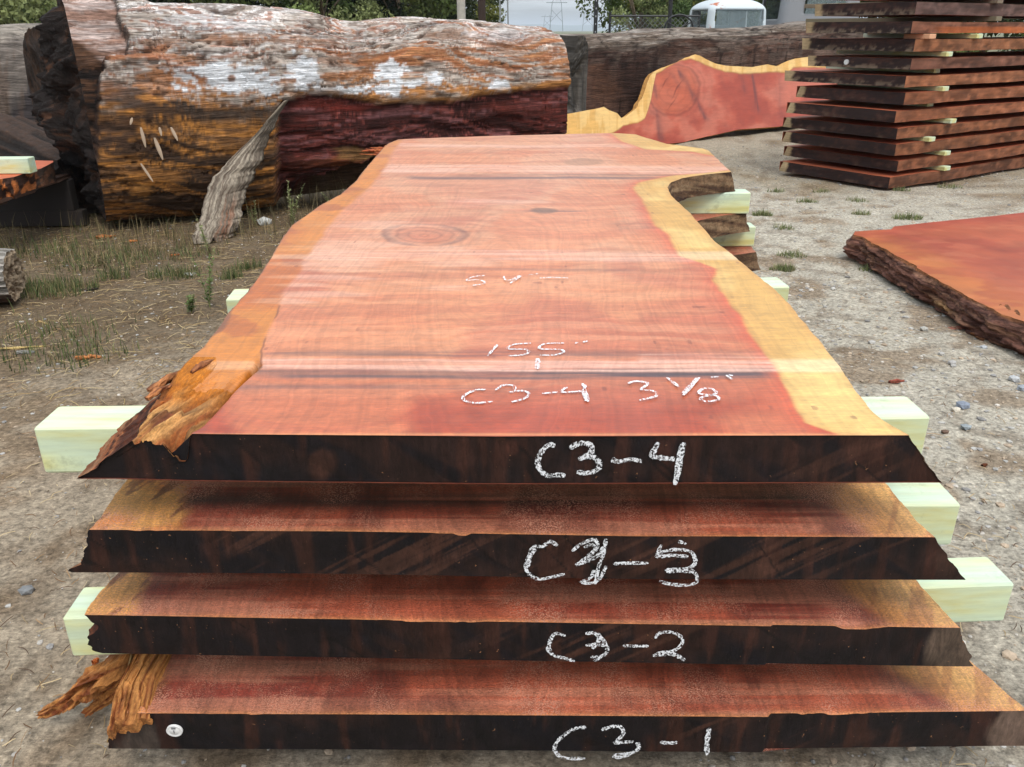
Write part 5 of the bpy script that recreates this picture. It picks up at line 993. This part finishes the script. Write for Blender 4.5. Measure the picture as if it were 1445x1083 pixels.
# spacer sticks of the tall stack: they run parallel to the end face and poke out of the long side
for g, xr, xl, lb in ((0, 1326, None, 'pale stick poking out above the bottom slab of the tall stack'), (1, 1326, None, 'pale stick poking out above the second slab of the tall stack'), (2, 1304, None, 'faint yellow stick above the third slab of the tall stack'), (3, 1334, 1145, 'long mint stick above the fourth slab of the tall stack'), (4, 1262, None, 'hidden stick above the fifth slab of the tall stack'), (5, 1323, 1182, 'yellow-ended stick above the sixth slab of the tall stack'), (6, 1270, None, 'dim stick above the seventh slab of the tall stack'), (7, 1328, 1180, 'stick with bright yellow end above the white-tagged slab'), (8, 1371, None, 'green stick end above the ninth slab of the tall stack'), (8.001, 1304, None, 'tan wooden shim at the corner above the ninth slab'), (9, 1398, 1137, 'grey weathered board with nail above the tenth slab'), (10, 1400, 1135, 'grey weathered board at the very top of the frame'), (11, 1330, None, 'stick above the twelfth slab of the tall stack'), (12, 1330, None, 'stick above the thirteenth slab of the tall stack')):
    gi = int(g); z0 = zk[gi]+.092; hh = .1315-.092-.004; zt = z0+hh
    s0 = cF[:2]+(dS*.45+dE*.14 if gi in (4, 6) else dS*.34)
    for _ in range(0 if gi in (4, 6) else 25):
        pr, _ = proj(s0[0], s0[1], zt); s0 = s0+dS*(xr-pr)*.004
    s1 = s0+dE*(1.0)
    if xl:
        for _ in range(30):
            pl, _ = proj(s1[0], s1[1], zt); s1 = s1+dE*(pl-xl)*.004
    s0 = s0-dE*.05
    mt = {9: plain('grey_board', lin(120, 112, 92), .9), 10: plain('grey_board_top', lin(120, 108, 92), .9)}.get(gi, M_block)
    if g == 8.001: mt = plain('tan_shim', lin(206, 158, 124), .8); s1 = s0+dE*.22; s0 = s0-dS*.0+dE*.0
    beam(s1+0*dE, s0, z0, hh, .09, label=lb, group='spacer sticks of the tall stack', mat=mt, name='spacer_stick', bev=.003)
# ================================================================== things at the left edge
zt = .43
p = P(0, 262, zt); tip = P(73, 230, zt)
pts_n = [(-60, 275), (-20, 262), (0, 253), (20, 250), (40, 243), (58, 238), (66, 234), (75, 229)]; pts_f = [(-60, 226), (75, 228)]
cols_ = np.linspace(-60, 75, 160); nn_ = np.interp(cols_, *zip(*pts_n)); ff = np.interp(cols_, *zip(*pts_f))-1
vv = np.linspace(0, 1, 40)[:, None]; G = np.moveaxis(P(cols_[None]+0*vv, nn_[None]*(1-vv)+ff[None]*vv, zt), 0, -1)
rt = empty('torn_plank', (float(G[..., 0].mean()), float(G[..., 1].mean()), .33), 'torn tip of an orange slab holding a pale block at the left edge', 'wood slab')
part('board', rt, G, gfaces(40, 160), M_far, mix(lin(200, 106, 70), lin(170, 80, 50), fbm(G[..., 0]*9, G[..., 1]*9, 0, 3, 1000)))
k = 16; s = np.linspace(0, 1, k)[:, None]; rim = np.concatenate([G[0], G[::-1, -1][::-1][1:], G[-1, ::-1]]); nz = (fbm(np.arange(len(rim))/14., s*2, 0, 4, 1001)-.5)*.09*np.sin(np.pi*np.clip(s*.8, 0, 1))
R = np.repeat(rim[None], k, 0); R[..., 1] -= nz+.02*s; R[..., 0] += nz*.4; R[..., 2] = zt-.115*s+(fbm(np.arange(len(rim))/9., 0, 0, 3, 1003)-.5)*.04*s
cb = mix(lin(60, 40, 32), lin(186, 110, 60), ss(.45, .62, fbm(np.arange(len(rim))/8.+0*s, s*3, 0, 4, 1002))); cb = mix(cb, lin(90, 78, 70), ss(120, 140, np.arange(len(rim))+0*s)*.7)
part('torn_edge', rt, R, gfaces(k, len(rim), flip=True), M_bark, cb)
part('underside', rt, R[-1].reshape(-1, 3)[None].repeat(2, 0)*np.array([1, 1, 1])+np.array([[[0, 0, 0]], [[0, .2, 0]]]), gfaces(2, len(rim)), M_bark, np.tile(lin(60, 40, 30), (2*len(rim), 1)))
pb = P(40, 247, zt+.0)
o = beam((pb[0]-.9, pb[1]), (pb[0], pb[1]), zt+.003, .089, label='pale green block lying on the torn slab tip at the left edge', name='spacer_block', group='blocks at the left edge'); o.rotation_euler[2] += .05
beam((-3.9, 5.45), (-2.9, 5.5), 0.0, .10, label='dark support block under the torn slab tip', mat=plain('shadow_dark_block', lin(40, 33, 30), .9), name='support_block', group='blocks at the left edge'); beam((-3.9, 5.45), (-2.95, 5.5), .101, .20, label='upper dark support block under the torn slab tip', mat=plain('shadow_dark_block_top', lin(36, 30, 28), .9), name='support_block', group='blocks at the left edge')  # support blocks coloured dark as the shadow under the torn slab
# small grey stump log
def sp_(px, py, n1, f1, CA, SA, U): return mix(mix(lin(126, 120, 112), lin(182, 176, 168), ss(-.12, .1, f1+n1)*np.ones_like(px)), lin(70, 50, 40), ss(-.3, -.7, SA+n1))
rs, Vr = round_log('short_log', 'short grey-barked log cut off by the left frame edge', (-3.3, 3.66), (-2.44, 3.88), lambda ax, u: .29+0*u-.05*u**3, lambda u: 0*u+.0, .15, 1.0, sp_, log_mat('pale_rough_bark', (0, 0, -.3), 1.0), M_cap,
          lambda n, f, r: mix(lin(150, 132, 110), lin(104, 84, 66), ss(-.1, .15, n+f)), seed=1010, rough=.34, nu=90, na=80, depth=.05)
round_log('dark_gap_lump', 'added dark lump filling the gap between the grey log and the giant log', (-3.75, 6.25), (-3.0, 5.85), lambda ax, u: .62-.2*u, lambda u: 0*u, .26, .7, lambda px, py, n1, f1, CA, SA, U: mix(lin(34, 27, 24), lin(70, 52, 42), ss(0, .16, n1+f1)), M_char, M_char, lambda n, f, r: mix(lin(30, 24, 22), lin(60, 44, 36), ss(-.05, .2, n+f)), seed=1040, rough=.22, nu=80, na=80, depth=.10)  # lump added so that the gap between the logs stays dark
rs2, _ = round_log('stump_chunk', 'dark smooth chunk of wood behind the short grey log', (-3.4, 4.12), (-2.74, 4.2), lambda ax, u: .30-.16*u**2, lambda u: 0*u, .16, .8, lambda px, py, n1, f1, CA, SA, U: mix(lin(66, 50, 44), lin(44, 34, 32), ss(-.1, .1, n1)*np.ones_like(px)), M_side, M_side, lambda n, f, r: mix(lin(70, 50, 42), lin(44, 32, 28), ss(-.1, .1, n)), seed=1020, rough=.08, nu=60, na=60)
# ================================================================== poles, fence, wheel
def post(px_, Y, r, h, lb, mat, name='post', sides=10, holes=False, cat='post'):
    x = float(PY(px_, 30, Y)[0]); m_ = MB(); root = empty(name, (x, Y, 0), lb, cat)
    if holes:
        m_.box((x, Y, h/2), (r*2, r*1.4, h), 0, .004); m_.part('channel', root, mat); m2 = MB(); z = .3
        while z < h: m2.box((x, Y-r*.7-.002, z), (r*.5, .003, r*.8)); z += .10
        m2.part('hole_row', root, plain('hole_dots', (.35, .37, .4), .5))
    else:
        k = 9; m_.tube([(x+.01*math.sin(i*1.3), Y, h*i/(k-1)) for i in range(k)], [r*(1.03-.06*i/k) for i in range(k)], sides); m_.part('shaft', root, mat, True); m2 = MB(); m2.tube([(x, Y, h-.002), (x, Y, h+.03)], [r*1.02, r*.6], sides); m2.part('top_cap', root, mat)
M_gpost = plain('weathered_grey_post', lin(176, 172, 162), .9, sc_=20, bump=.4); M_dpost = plain('dark_trunk_post', lin(52, 40, 34), .95, sc_=12, bump=.6); M_pole = plain('galvanised_pole', lin(150, 154, 156), .5, .6)
post(652, 12.0, .058, 3.4, 'pale grey round wooden post rising behind the giant log', M_gpost)
post(681, 11.2, .048, 3.6, 'dark brown post just right of the pale grey post', M_dpost)
post(706, 14, .012, 4.2, 'thin grey pole left of another thin pole against the sky', M_pole, 'pole', cat='pole'); post(717, 15, .013, 4.4, 'thin pole nearest the open sky', M_pole, 'pole', cat='pole')
post(840.5, 12.6, .027, 3.2, 'black perforated steel post standing alone before the sky', M_dark, holes=True)
post(945.5, 13.2, .03, 3.4, 'plain black post in front of the chain-link fence', M_dark)
fr = empty('chain_link_fence', (2.0, 15.0, 0), 'dark chain-link fence with diamond mesh behind the squared log', 'fence')
V = []; Fq = []; x0, x1, z0, z1_ = .9+.75, 3.15, .05, 1.42; st_ = .085; rr = .0035; yF = 15.0
def strip(a_, b_):
    i = len(V); d = (Vector(b_)-Vector(a_)).normalized(); w_ = d.cross(Vector((0, 1, 0)))*rr; u_ = Vector((0, 1, 0))*rr
    for q in (a_, b_):
        for k_ in (w_+u_*0, u_, -w_, -u_): V.append(tuple(Vector(q)+k_))
    for k_ in range(4): Fq.append([i+k_, i+(k_+1) % 4, i+4+(k_+1) % 4, i+4+k_])
H_ = z1_-z0; c_ = x0-H_
while c_ < x1:
    for sgn in (1, -1):
        a_, b_ = (c_, z0), (c_+H_, z1_)
        if a_[0] < x0: a_ = (x0, z0+(x0-c_))
        if b_[0] > x1: b_ = (x1, z0+(x1-c_))
        if a_[0] < b_[0]-.01:
            if sgn > 0: strip((a_[0], yF, a_[1]), (b_[0], yF, b_[1]))
            else: strip((a_[0], yF+.006, z1_+z0-a_[1]), (b_[0], yF+.006, z1_+z0-b_[1]))
    c_ += st_
part('wire_mesh', fr, V, Fq, plain('galvanised_wire', lin(120, 124, 122), .5, .5, bump=0), None, False)
m = MB(); m.tube([(x0, yF, z1_+.02), (x1, yF, z1_+.02)], .016); m.part('top_rail', fr, M_dark)
for x in (x0, x1): m = MB(); m.tube([(x, yF+.02, 0), (x, yF+.02, z1_+.08)], .022); m.part('fence_post', fr, M_dark)
wr = empty('spoked_wheel', (2.42, 12.9, 0), 'black spoked wheel on a stand poking up behind the squared log', 'wheel'); m = MB(); cx_, cy_, cz_ = 2.42, 12.9, 1.24; R0 = .205
m.tube([(cx_+R0*math.cos(t), cy_, cz_+R0*.9*math.sin(t)) for t in np.linspace(0, 2*math.pi, 41)], .013, 8); m.part('rim', wr, M_dark, True)
for a_ in (.5, 2.64, 4.71): m = MB(); m.tube([(cx_, cy_, cz_), (cx_+R0*math.cos(a_), cy_, cz_+R0*.9*math.sin(a_))], .009); m.part('spoke', wr, M_dark)
m = MB(); m.tube([(cx_, cy_-.03, cz_), (cx_, cy_+.04, cz_)], .03, 14); m.part('hub', wr, M_dark); m = MB(); m.tube([(cx_, cy_+.03, cz_), (cx_+.02, cy_+.3, .55), (cx_+.02, cy_+.3, 0)], .025); m.part('column', wr, M_dark)
# ================================================================== old trucks
def cab_mesh(W, D, H, nx=32, nz=26, ex=.32, taper=.86):
    """rounded cab shell as a superellipsoid dome on straight sides; returns a function (a,h)->point"""
    def f(a, h):
        k = 1-(max(h-.8, 0)/.2)**2.2 if h > .8 else 1.0
        k = max(k, 0)**.5; tp = 1-(1-taper)*h
        c_, s_ = math.cos(a), math.sin(a); c_ = math.copysign(abs(c_)**ex, c_); s_ = math.copysign(abs(s_)**ex, s_)
        return (W/2*c_*k*tp, D/2*s_*k*tp, H*h)
    return f
def old_truck(px_c, Y, W, pyTop, rz, body_mat, label, name, glass):
    c0 = PY(px_c, 30, Y); top = float(PY(px_c, pyTop, Y)[2]); z0 = .62; H = top-z0; root = empty(name, (float(c0[0]), Y, 0), label, 'truck', 'old trucks behind the logs')
    R_ = lambda p: (c0[0]+p[0]*math.cos(rz)-p[1]*math.sin(rz), Y+p[0]*math.sin(rz)+p[1]*math.cos(rz), p[2]+z0)
    f = cab_mesh(W, 1.15, H); na_, nh = 96, 48; A_ = np.linspace(0, 2*np.pi, na_, endpoint=False); Hh = np.linspace(0, 1, nh)
    V = [R_(f(a_, h)) for h in Hh for a_ in A_]
    # window openings: (angle centre range, height range) left out of the shell
    open_ = []
    def x_of(a_): return f(a_, .6)
    keep = []
    for j in range(nh-1):
        for i in range(na_):
            a_ = A_[i]+np.pi/na_; h = (Hh[j]+Hh[j+1])/2; X_, Y_, _ = f(a_, h); w = False
            tpr = 1-.14*h
            front_ = Y_ < 0 and abs(Y_) > .40*1.15*tpr*.9 and abs(X_) < W*.37
            side_ = abs(X_) > .42*W*tpr*.96 and -.36 < Y_ < .30
            rear_ = Y_ > 0 and abs(Y_) > .40*1.15*tpr*.9 and abs(X_) < W*.24
            hi = .56 < h < .84
            if (front_ or side_) and hi: w = True
            if rear_ and .62 < h < .82: w = True
            if not w: keep.append([j*na_+i, j*na_+(i+1) % na_, (j+1)*na_+(i+1) % na_, (j+1)*na_+i])
    o_ = part('cab', root, V, np.array(keep), body_mat, None, True); md = o_.modifiers.new('thickness', 'SOLIDIFY'); md.thickness = .03
    def frame(pts, r, nm, mt): m_ = MB(); m_.tube([R_(q) for q in pts]+[R_(pts[0]), R_(pts[1])], r, 6); m_.part(nm, root, mt, True)
    for nm, an in (('windshield', -math.pi/2), ('rear_window', math.pi/2)):
        hw = W*.36 if nm == 'windshield' else W*.23; y = -.5*1.15*.90 if nm == 'windshield' else .5*1.15*.90; zz0, zz1 = (.55, .845) if nm == 'windshield' else (.61, .825); sl_ = .02
        V = [R_((-hw, y+sl_, H*zz0)), R_((hw, y+sl_, H*zz0)), R_((hw*.93, y+sl_*2.0, H*zz1)), R_((-hw*.93, y+sl_*2.0, H*zz1))]; V += [tuple(np.array(q)+[0, .006, 0]) for q in V]
        m_ = MB(); m_.add(V, [[0, 1, 2, 3], [7, 6, 5, 4], [0, 4, 5, 1], [1, 5, 6, 2], [2, 6, 7, 3], [3, 7, 4, 0]]); m_.part(nm, root, glass)
    m_ = MB(); m_.box(R_((0, .22, .25)), (W*.8, .16, .62), rz, .03); m_.part('seat', root, plain(name+'_seat', lin(110, 92, 70), .9, sc_=30, var=.4))
    m_ = MB(); m_.box(R_((0, 0, -.05)), (W*.96, 1.1, .1), rz, .02); m_.part('floor', root, M_dark)
    # hood, fenders, bed and wheels below the line of the logs
    m_ = MB(); prof = [(-.56, .50, H*.44), (-.9, .46, H*.42), (-1.35, .38, H*.34), (-1.5, .30, H*.22)]; V = []; Fq = []
    for y_, hw, zz in prof:
        for k_ in range(13): t_ = math.pi*k_/12; V.append(R_((-hw*W*.72*math.cos(t_), y_, -.25+(zz+.25)*math.sin(t_)**.5)))
    for j in range(3):
        for k_ in range(12): Fq.append([j*13+k_, j*13+k_+1, (j+1)*13+k_+1, (j+1)*13+k_])
    Fq.append([39+k_ for k_ in range(13)][::-1]); m_.add(V, Fq); m_.part('hood', root, body_mat, True)
    m_ = MB(); m_.box(R_((0, 1.55, -.02)), (W*1.0, 1.8, .42), rz, .04); m_.part('cargo_bed', root, body_mat)
    for sx in (-1, 1):
        for y_ in (-1.05, 1.5):
            a_ = R_((sx*W*.46, y_, -.26)); b_ = R_((sx*W*.58, y_, -.26)); m_ = MB(); m_.tube([a_, tuple(np.array(a_)*.85+np.array(b_)*.15), tuple(np.array(a_)*.15+np.array(b_)*.85), b_], [.30, .345, .345, .30], 28); wl = m_.part('wheel', root, plain('tyre_rubber', (.03, .03, .03), .8, bump=0), True)
            m_ = MB(); b3 = np.array(b_)+(np.array(b_)-np.array(a_))*.05; m_.tube([a_, tuple(b3)], [.17, .17], 20); m_.part('rim', wl, M_pole, True)
        m_ = MB(); V = []; Fq = []
        for k_ in range(15):
            t_ = math.pi*k_/14
            for xo in (.40, .64): V.append(R_((sx*W*xo, -1.05-.46*math.cos(t_), -.26+.44*math.sin(t_))))
        for k_ in range(14): Fq.append([2*k_, 2*k_+1, 2*k_+3, 2*k_+2])
        m_.add(V, Fq); m_.part('fender', root, body_mat, True)
        a_ = R_((sx*W*.42, -1.45, .02)); m_ = MB(); m_.tube([a_, tuple(np.array(a_)-[-.12*math.sin(rz), .12*math.cos(rz), 0])], [.06, .09], 16); m_.part('headlight', root, plain('chrome_lamp', (.6, .6, .6), .2, .8, bump=0), True)
def paint_rust(name, c1, rust, amt):
    m, nt, b = NT(name); nz = noise_node(nt, (1, 1, 2.2), 2.6, 8, .7, .3); r = ramp(nt, nz.outputs[0], [(amt, tuple(c1)), (amt+.06, tuple(rust))]); nt.links.new(r.outputs[0], b.inputs['Base Color']); b.inputs['Roughness'].default_value = .5; return m
M_glass = NT('dusty_glass'); b_ = M_glass[2]; b_.inputs['Base Color'].default_value = (.22, .28, .30, 1); b_.inputs['Roughness'].default_value = .12; b_.inputs['Alpha'].default_value = .35; M_glass = M_glass[0]
old_truck(1025, 15.6, 1.22, -3, .22, paint_rust('white_rusty_paint', lin(192, 202, 208), lin(170, 96, 60), .60), 'white old pickup truck with rust on its rounded cab roof', 'white_truck', M_glass)
old_truck(1140, 16.6, 1.75, -26, math.pi+.22, paint_rust('grey_truck_paint', lin(128, 130, 134), lin(110, 96, 88), .68), 'grey old pickup truck half hidden behind the tall slab stack', 'grey_truck', M_glass)
# ================================================================== trees
M_trunk = wood('tree_trunk_bark', [((30, 30, 5), 1.0, 7, .6, 1.3), ((1, 1, 1), 12.0, 5, .8, 1.2)], rough=(.85, .95), bump=[(0, .8, .03)], col=tuple(lin(120, 108, 92)), spec=.2)
def crown_mesh(name, seed, n, R, H, leaf, cols, clumps=46, low=.12):
    r = np.random.default_rng(seed); th = r.uniform(0, 6.28, clumps); zz = low+(1-low)*r.random(clumps)**.85; rad = np.sqrt(r.random(clumps))*R*(1-.55*np.abs(zz-.45)**1.2)
    cc_ = np.stack([rad*np.cos(th), rad*np.sin(th), zz*H], -1); cr = r.uniform(.16, .34, clumps)*R
    k = r.integers(0, clumps, n); d = r.normal(size=(n, 3)); d /= np.linalg.norm(d, axis=1, keepdims=True); pos = cc_[k]+d*(cr[k]*r.random(n)**.4)[:, None]*np.array([1, 1, .75])
    a_ = r.normal(size=(n, 3)); a_[:, 2] -= .5; a_ /= np.linalg.norm(a_, axis=1, keepdims=True); b_ = np.cross(a_, r.normal(size=(n, 3))); b_ /= np.linalg.norm(b_, axis=1, keepdims=True); s = (leaf*r.uniform(.6, 1.4, n))[:, None]
    V = np.stack([pos, pos+a_*s*.5+b_*s*.28, pos+a_*s, pos+a_*s*.5-b_*s*.28], 1); Fq = np.arange(n*4).reshape(-1, 4)
    cl = np.array([lin(*q) for q in cols]); c = cl[r.integers(0, len(cols), clumps)][k]*r.uniform(.65, 1.35, (n, 1)); return mesh_np(name, V, Fq, M_leaf, np.repeat(c[:, None], 4, 1), False), cc_
def trunk_mesh(cc_, H, r0, seed):
    m_ = MB(); r = random.Random(seed); pts = [(.12*math.sin(i*.9+seed), .1*math.cos(i*1.3+seed), H*.78*i/8) for i in range(9)]; pts[0] = (0, 0, -.05); m_.tube(pts, [r0*(1-.095*i) for i in range(9)], 10)
    for c in cc_[::2]:
        k = min(int(c[2]/H*8*.8), 7); a_ = Vector(pts[k]); b_ = Vector(c); mid = a_.lerp(b_, .5)+Vector((0, 0, .12)); m_.tube([a_, mid, b_], [r0*.32, r0*.2, r0*.08], 5)
    return m_
dk = [(62, 74, 46), (78, 92, 54), (50, 62, 42), (92, 104, 62), (70, 80, 44)]; lt_ = [(98, 116, 66), (118, 134, 78), (80, 98, 58), (130, 140, 92)]; yl = [(120, 124, 62), (96, 104, 52), (74, 86, 46)]
protos = []
for i, (sd, n_, R_, H_, lf_, cl_) in enumerate(((1, 26000, 2.6, 6.0, .13, dk), (2, 26000, 2.4, 5.4, .13, dk+lt_[:2]), (3, 20000, 1.9, 4.6, .11, lt_), (4, 24000, 2.2, 3.4, .10, yl+dk[:2]))):
    me, cc_ = crown_mesh('crown', sd, n_, R_, H_, lf_, cl_, low=.04 if i != 2 else .2); tm = trunk_mesh(cc_, H_, .13, sd); protos.append((me, tm.mesh('trunk', M_trunk, smooth=True)))
TR = [(-60, 17, 2, 1.0, 'light green tree above the grey log at far left'), (20, 20, 2, .9, 'pale green tree with thin bare stems left of the giant log'), (90, 25, 0, 1.0, 'dark tree hidden behind the left end of the giant log'),
      (180, 24, 1, 1, 'dark tree crown above the left third of the giant log'), (260, 27, 0, 1.05, 'dark evergreen right above the white patches'), (330, 23, 1, .9, 'tree with small sky gaps above the log'), (405, 26, 0, 1, 'dark tree above the middle of the giant log'),
      (455, 22, 2, .8, 'thin-stemmed grey green tree above the log hollow'), (500, 27, 0, 1, 'dense dark tree left of the yellow-green one'), (560, 24, 1, .95, 'broad dark tree above the log centre'), (575, 28, 3, 1.3, 'yellow-green bush left of the pale post'), (640, 27, 3, .72, 'low green bush between the two posts'), (655, 33, 0, .72, 'pointed dark conifer at the edge of the open sky'),
      (908, 16.8, 2, .5, 'loose leafy tree beside the black perforated post'), (958, 19, 3, .85, 'large yellow-green bush behind the chain-link fence'), (1015, 21, 1, 1.0, 'dark tree between black post and white truck'), (1060, 24, 0, 1.0, 'dark tree above the white truck'), (1150, 26, 1, 1.1, 'tree behind the grey truck'), (1250, 25, 0, 1.1, 'tree behind the tall stack'), (1370, 24, 1, 1.1, 'tree behind the right end of the tall stack')]
for i, (x_, Y_, k_, s_, lb) in enumerate(TR):
    c = PY(x_, 30, Y_); rt = empty('tree', (float(c[0]), Y_, 0), lb, 'tree', 'trees behind the log yard'); rt.rotation_euler = (0, 0, i*1.7); rt.scale = (s_, s_, s_)
    link('crown', protos[k_][0], rt); link('trunk', protos[k_][1], rt)
# ================================================================== power pylons, far off
def pylon(px_, Y, H, Wd, lb):
    c = PY(px_, 40, Y); x = float(c[0]); rt = empty('power_pylon', (x, Y, 0), lb, 'pylon', 'far power pylons')
    for s_ in (-1, 1): m_ = MB(); m_.tube([(x+s_*Wd*.62, Y, 0), (x+s_*Wd*.42, Y, H)], .35, 5); m_.part('leg', rt, M_pyl)
    m_ = MB(); m_.tube([(x-Wd*.95, Y, H), (x+Wd*.95, Y, H)], .35, 5); m_.tube([(x-Wd*.42, Y, H), (x-Wd*.3, Y, H+2.5)], .25, 5); m_.tube([(x+Wd*.42, Y, H), (x+Wd*.3, Y, H+2.5)], .25, 5); m_.part('crossarm', rt, M_pyl)
    m_ = MB(); m_.tube([(x-Wd*.55, Y, H*.35), (x+Wd*.45, Y, H*.75)], .22, 5); m_.tube([(x+Wd*.55, Y, H*.35), (x-Wd*.45, Y, H*.75)], .22, 5); m_.part('brace', rt, M_pyl)
M_pyl = plain('pylon_steel', lin(120, 128, 134), .6, .3, bump=0)
pylon(785, 900, 27, 11, 'tallest of the far pylons in the gap of sky'); pylon(772, 1300, 20, 9, 'smaller pylon left of the tallest one'); pylon(829, 1250, 24, 12, 'faint pylon left of the black perforated post')
# ================================================================== thin sea haze
m = MB(); m.box((0, 2500, 28), (16000, 16000, 58)); hz = link('haze', m.mesh('haze', plain('tmp_', (.5, .5, .5)))); tag(hz, 'thin pale haze over the whole yard', kind='stuff')
hm = bpy.data.materials.new('haze_air'); hm.use_nodes = True; hn = hm.node_tree; hn.nodes.clear(); ho = hn.nodes.new('ShaderNodeOutputMaterial'); pvn = hn.nodes.new('ShaderNodeVolumePrincipled')
pvn.inputs['Color'].default_value = (.82, .90, 1, 1); pvn.inputs['Density'].default_value = .00034; hn.links.new(pvn.outputs[0], ho.inputs['Volume']); hz.data.materials.clear(); hz.data.materials.append(hm)
# ================================================================== camera, light, world
cam = bpy.data.cameras.new('camera'); co = bpy.data.objects.new('camera', cam); COL.objects.link(co)
cam.sensor_width = 36; cam.lens = 36*F/1445; cam.clip_start = .05; cam.clip_end = 20000
co.location = (0, 0, HC); co.rotation_euler = (math.radians(90)-TH, 0, 0); sc.camera = co
w = bpy.data.worlds.new('World'); sc.world = w; w.use_nodes = True; nt = w.node_tree; nt.nodes.clear()
out = nt.nodes.new('ShaderNodeOutputWorld'); bg = nt.nodes.new('ShaderNodeBackground'); sky = nt.nodes.new('ShaderNodeTexSky')
EL, AZ = math.radians(58), math.radians(160)      # sun high, behind the camera's right shoulder
sky.sky_type = 'NISHITA'; sky.sun_disc = False; sky.sun_elevation = EL; sky.sun_rotation = AZ; sky.air_density = 1.2; sky.dust_density = 2.5
tc = nt.nodes.new('ShaderNodeTexCoord'); mp = nt.nodes.new('ShaderNodeMapping'); mp.inputs['Scale'].default_value = (1.6, 1.6, 20)
nz = nt.nodes.new('ShaderNodeTexNoise'); nz.inputs['Scale'].default_value = 2.6; nz.inputs['Detail'].default_value = 8; nz.inputs['Roughness'].default_value = .6
nt.links.new(tc.outputs['Generated'], mp.inputs[0]); nt.links.new(mp.outputs[0], nz.inputs['Vector'])
rp = nt.nodes.new('ShaderNodeValToRGB'); rp.color_ramp.elements[0].position = .40; rp.color_ramp.elements[0].color = (.45, .45, .45, 1); rp.color_ramp.elements[1].position = .58; rp.color_ramp.elements[1].color = (1, 1, 1, 1)
nt.links.new(nz.outputs[0], rp.inputs[0])
mx = nt.nodes.new('ShaderNodeMix'); mx.data_type = 'RGBA'; mx.inputs[7].default_value = (6.4, 6.8, 7.0, 1)
nt.links.new(rp.outputs[0], mx.inputs[0]); nt.links.new(sky.outputs[0], mx.inputs[6]); sx = nt.nodes.new('ShaderNodeSeparateXYZ'); nt.links.new(tc.outputs['Generated'], sx.inputs[0])
zr = nt.nodes.new('ShaderNodeMapRange'); zr.inputs['From Min'].default_value = 0; zr.inputs['From Max'].default_value = .8; zr.inputs['To Min'].default_value = .85; zr.inputs['To Max'].default_value = 2.3
nt.links.new(sx.outputs[2], zr.inputs[0]); vm = nt.nodes.new('ShaderNodeVectorMath'); vm.operation = 'SCALE'
nt.links.new(mx.outputs[2], vm.inputs[0]); nt.links.new(zr.outputs[0], vm.inputs['Scale']); nt.links.new(vm.outputs[0], bg.inputs[0]); bg.inputs[1].default_value = .12
nt.links.new(bg.outputs[0], out.inputs[0])
sl = bpy.data.lights.new('sun', 'SUN'); sl.energy = 1.8; sl.angle = math.radians(25); sl.color = (1, .93, .82)
so = bpy.data.objects.new('sun', sl); COL.objects.link(so)
dv = Vector((math.sin(AZ)*math.cos(EL), math.cos(AZ)*math.cos(EL), math.sin(EL))); so.rotation_euler = dv.to_track_quat('Z', 'Y').to_euler(); so.location = (2, -4, 8)
sc.view_settings.view_transform = 'Standard'; sc.view_settings.look = 'None'; sc.view_settings.exposure = 0.0; sc.view_settings.gamma = 1
sc.cycles.max_bounces = 6
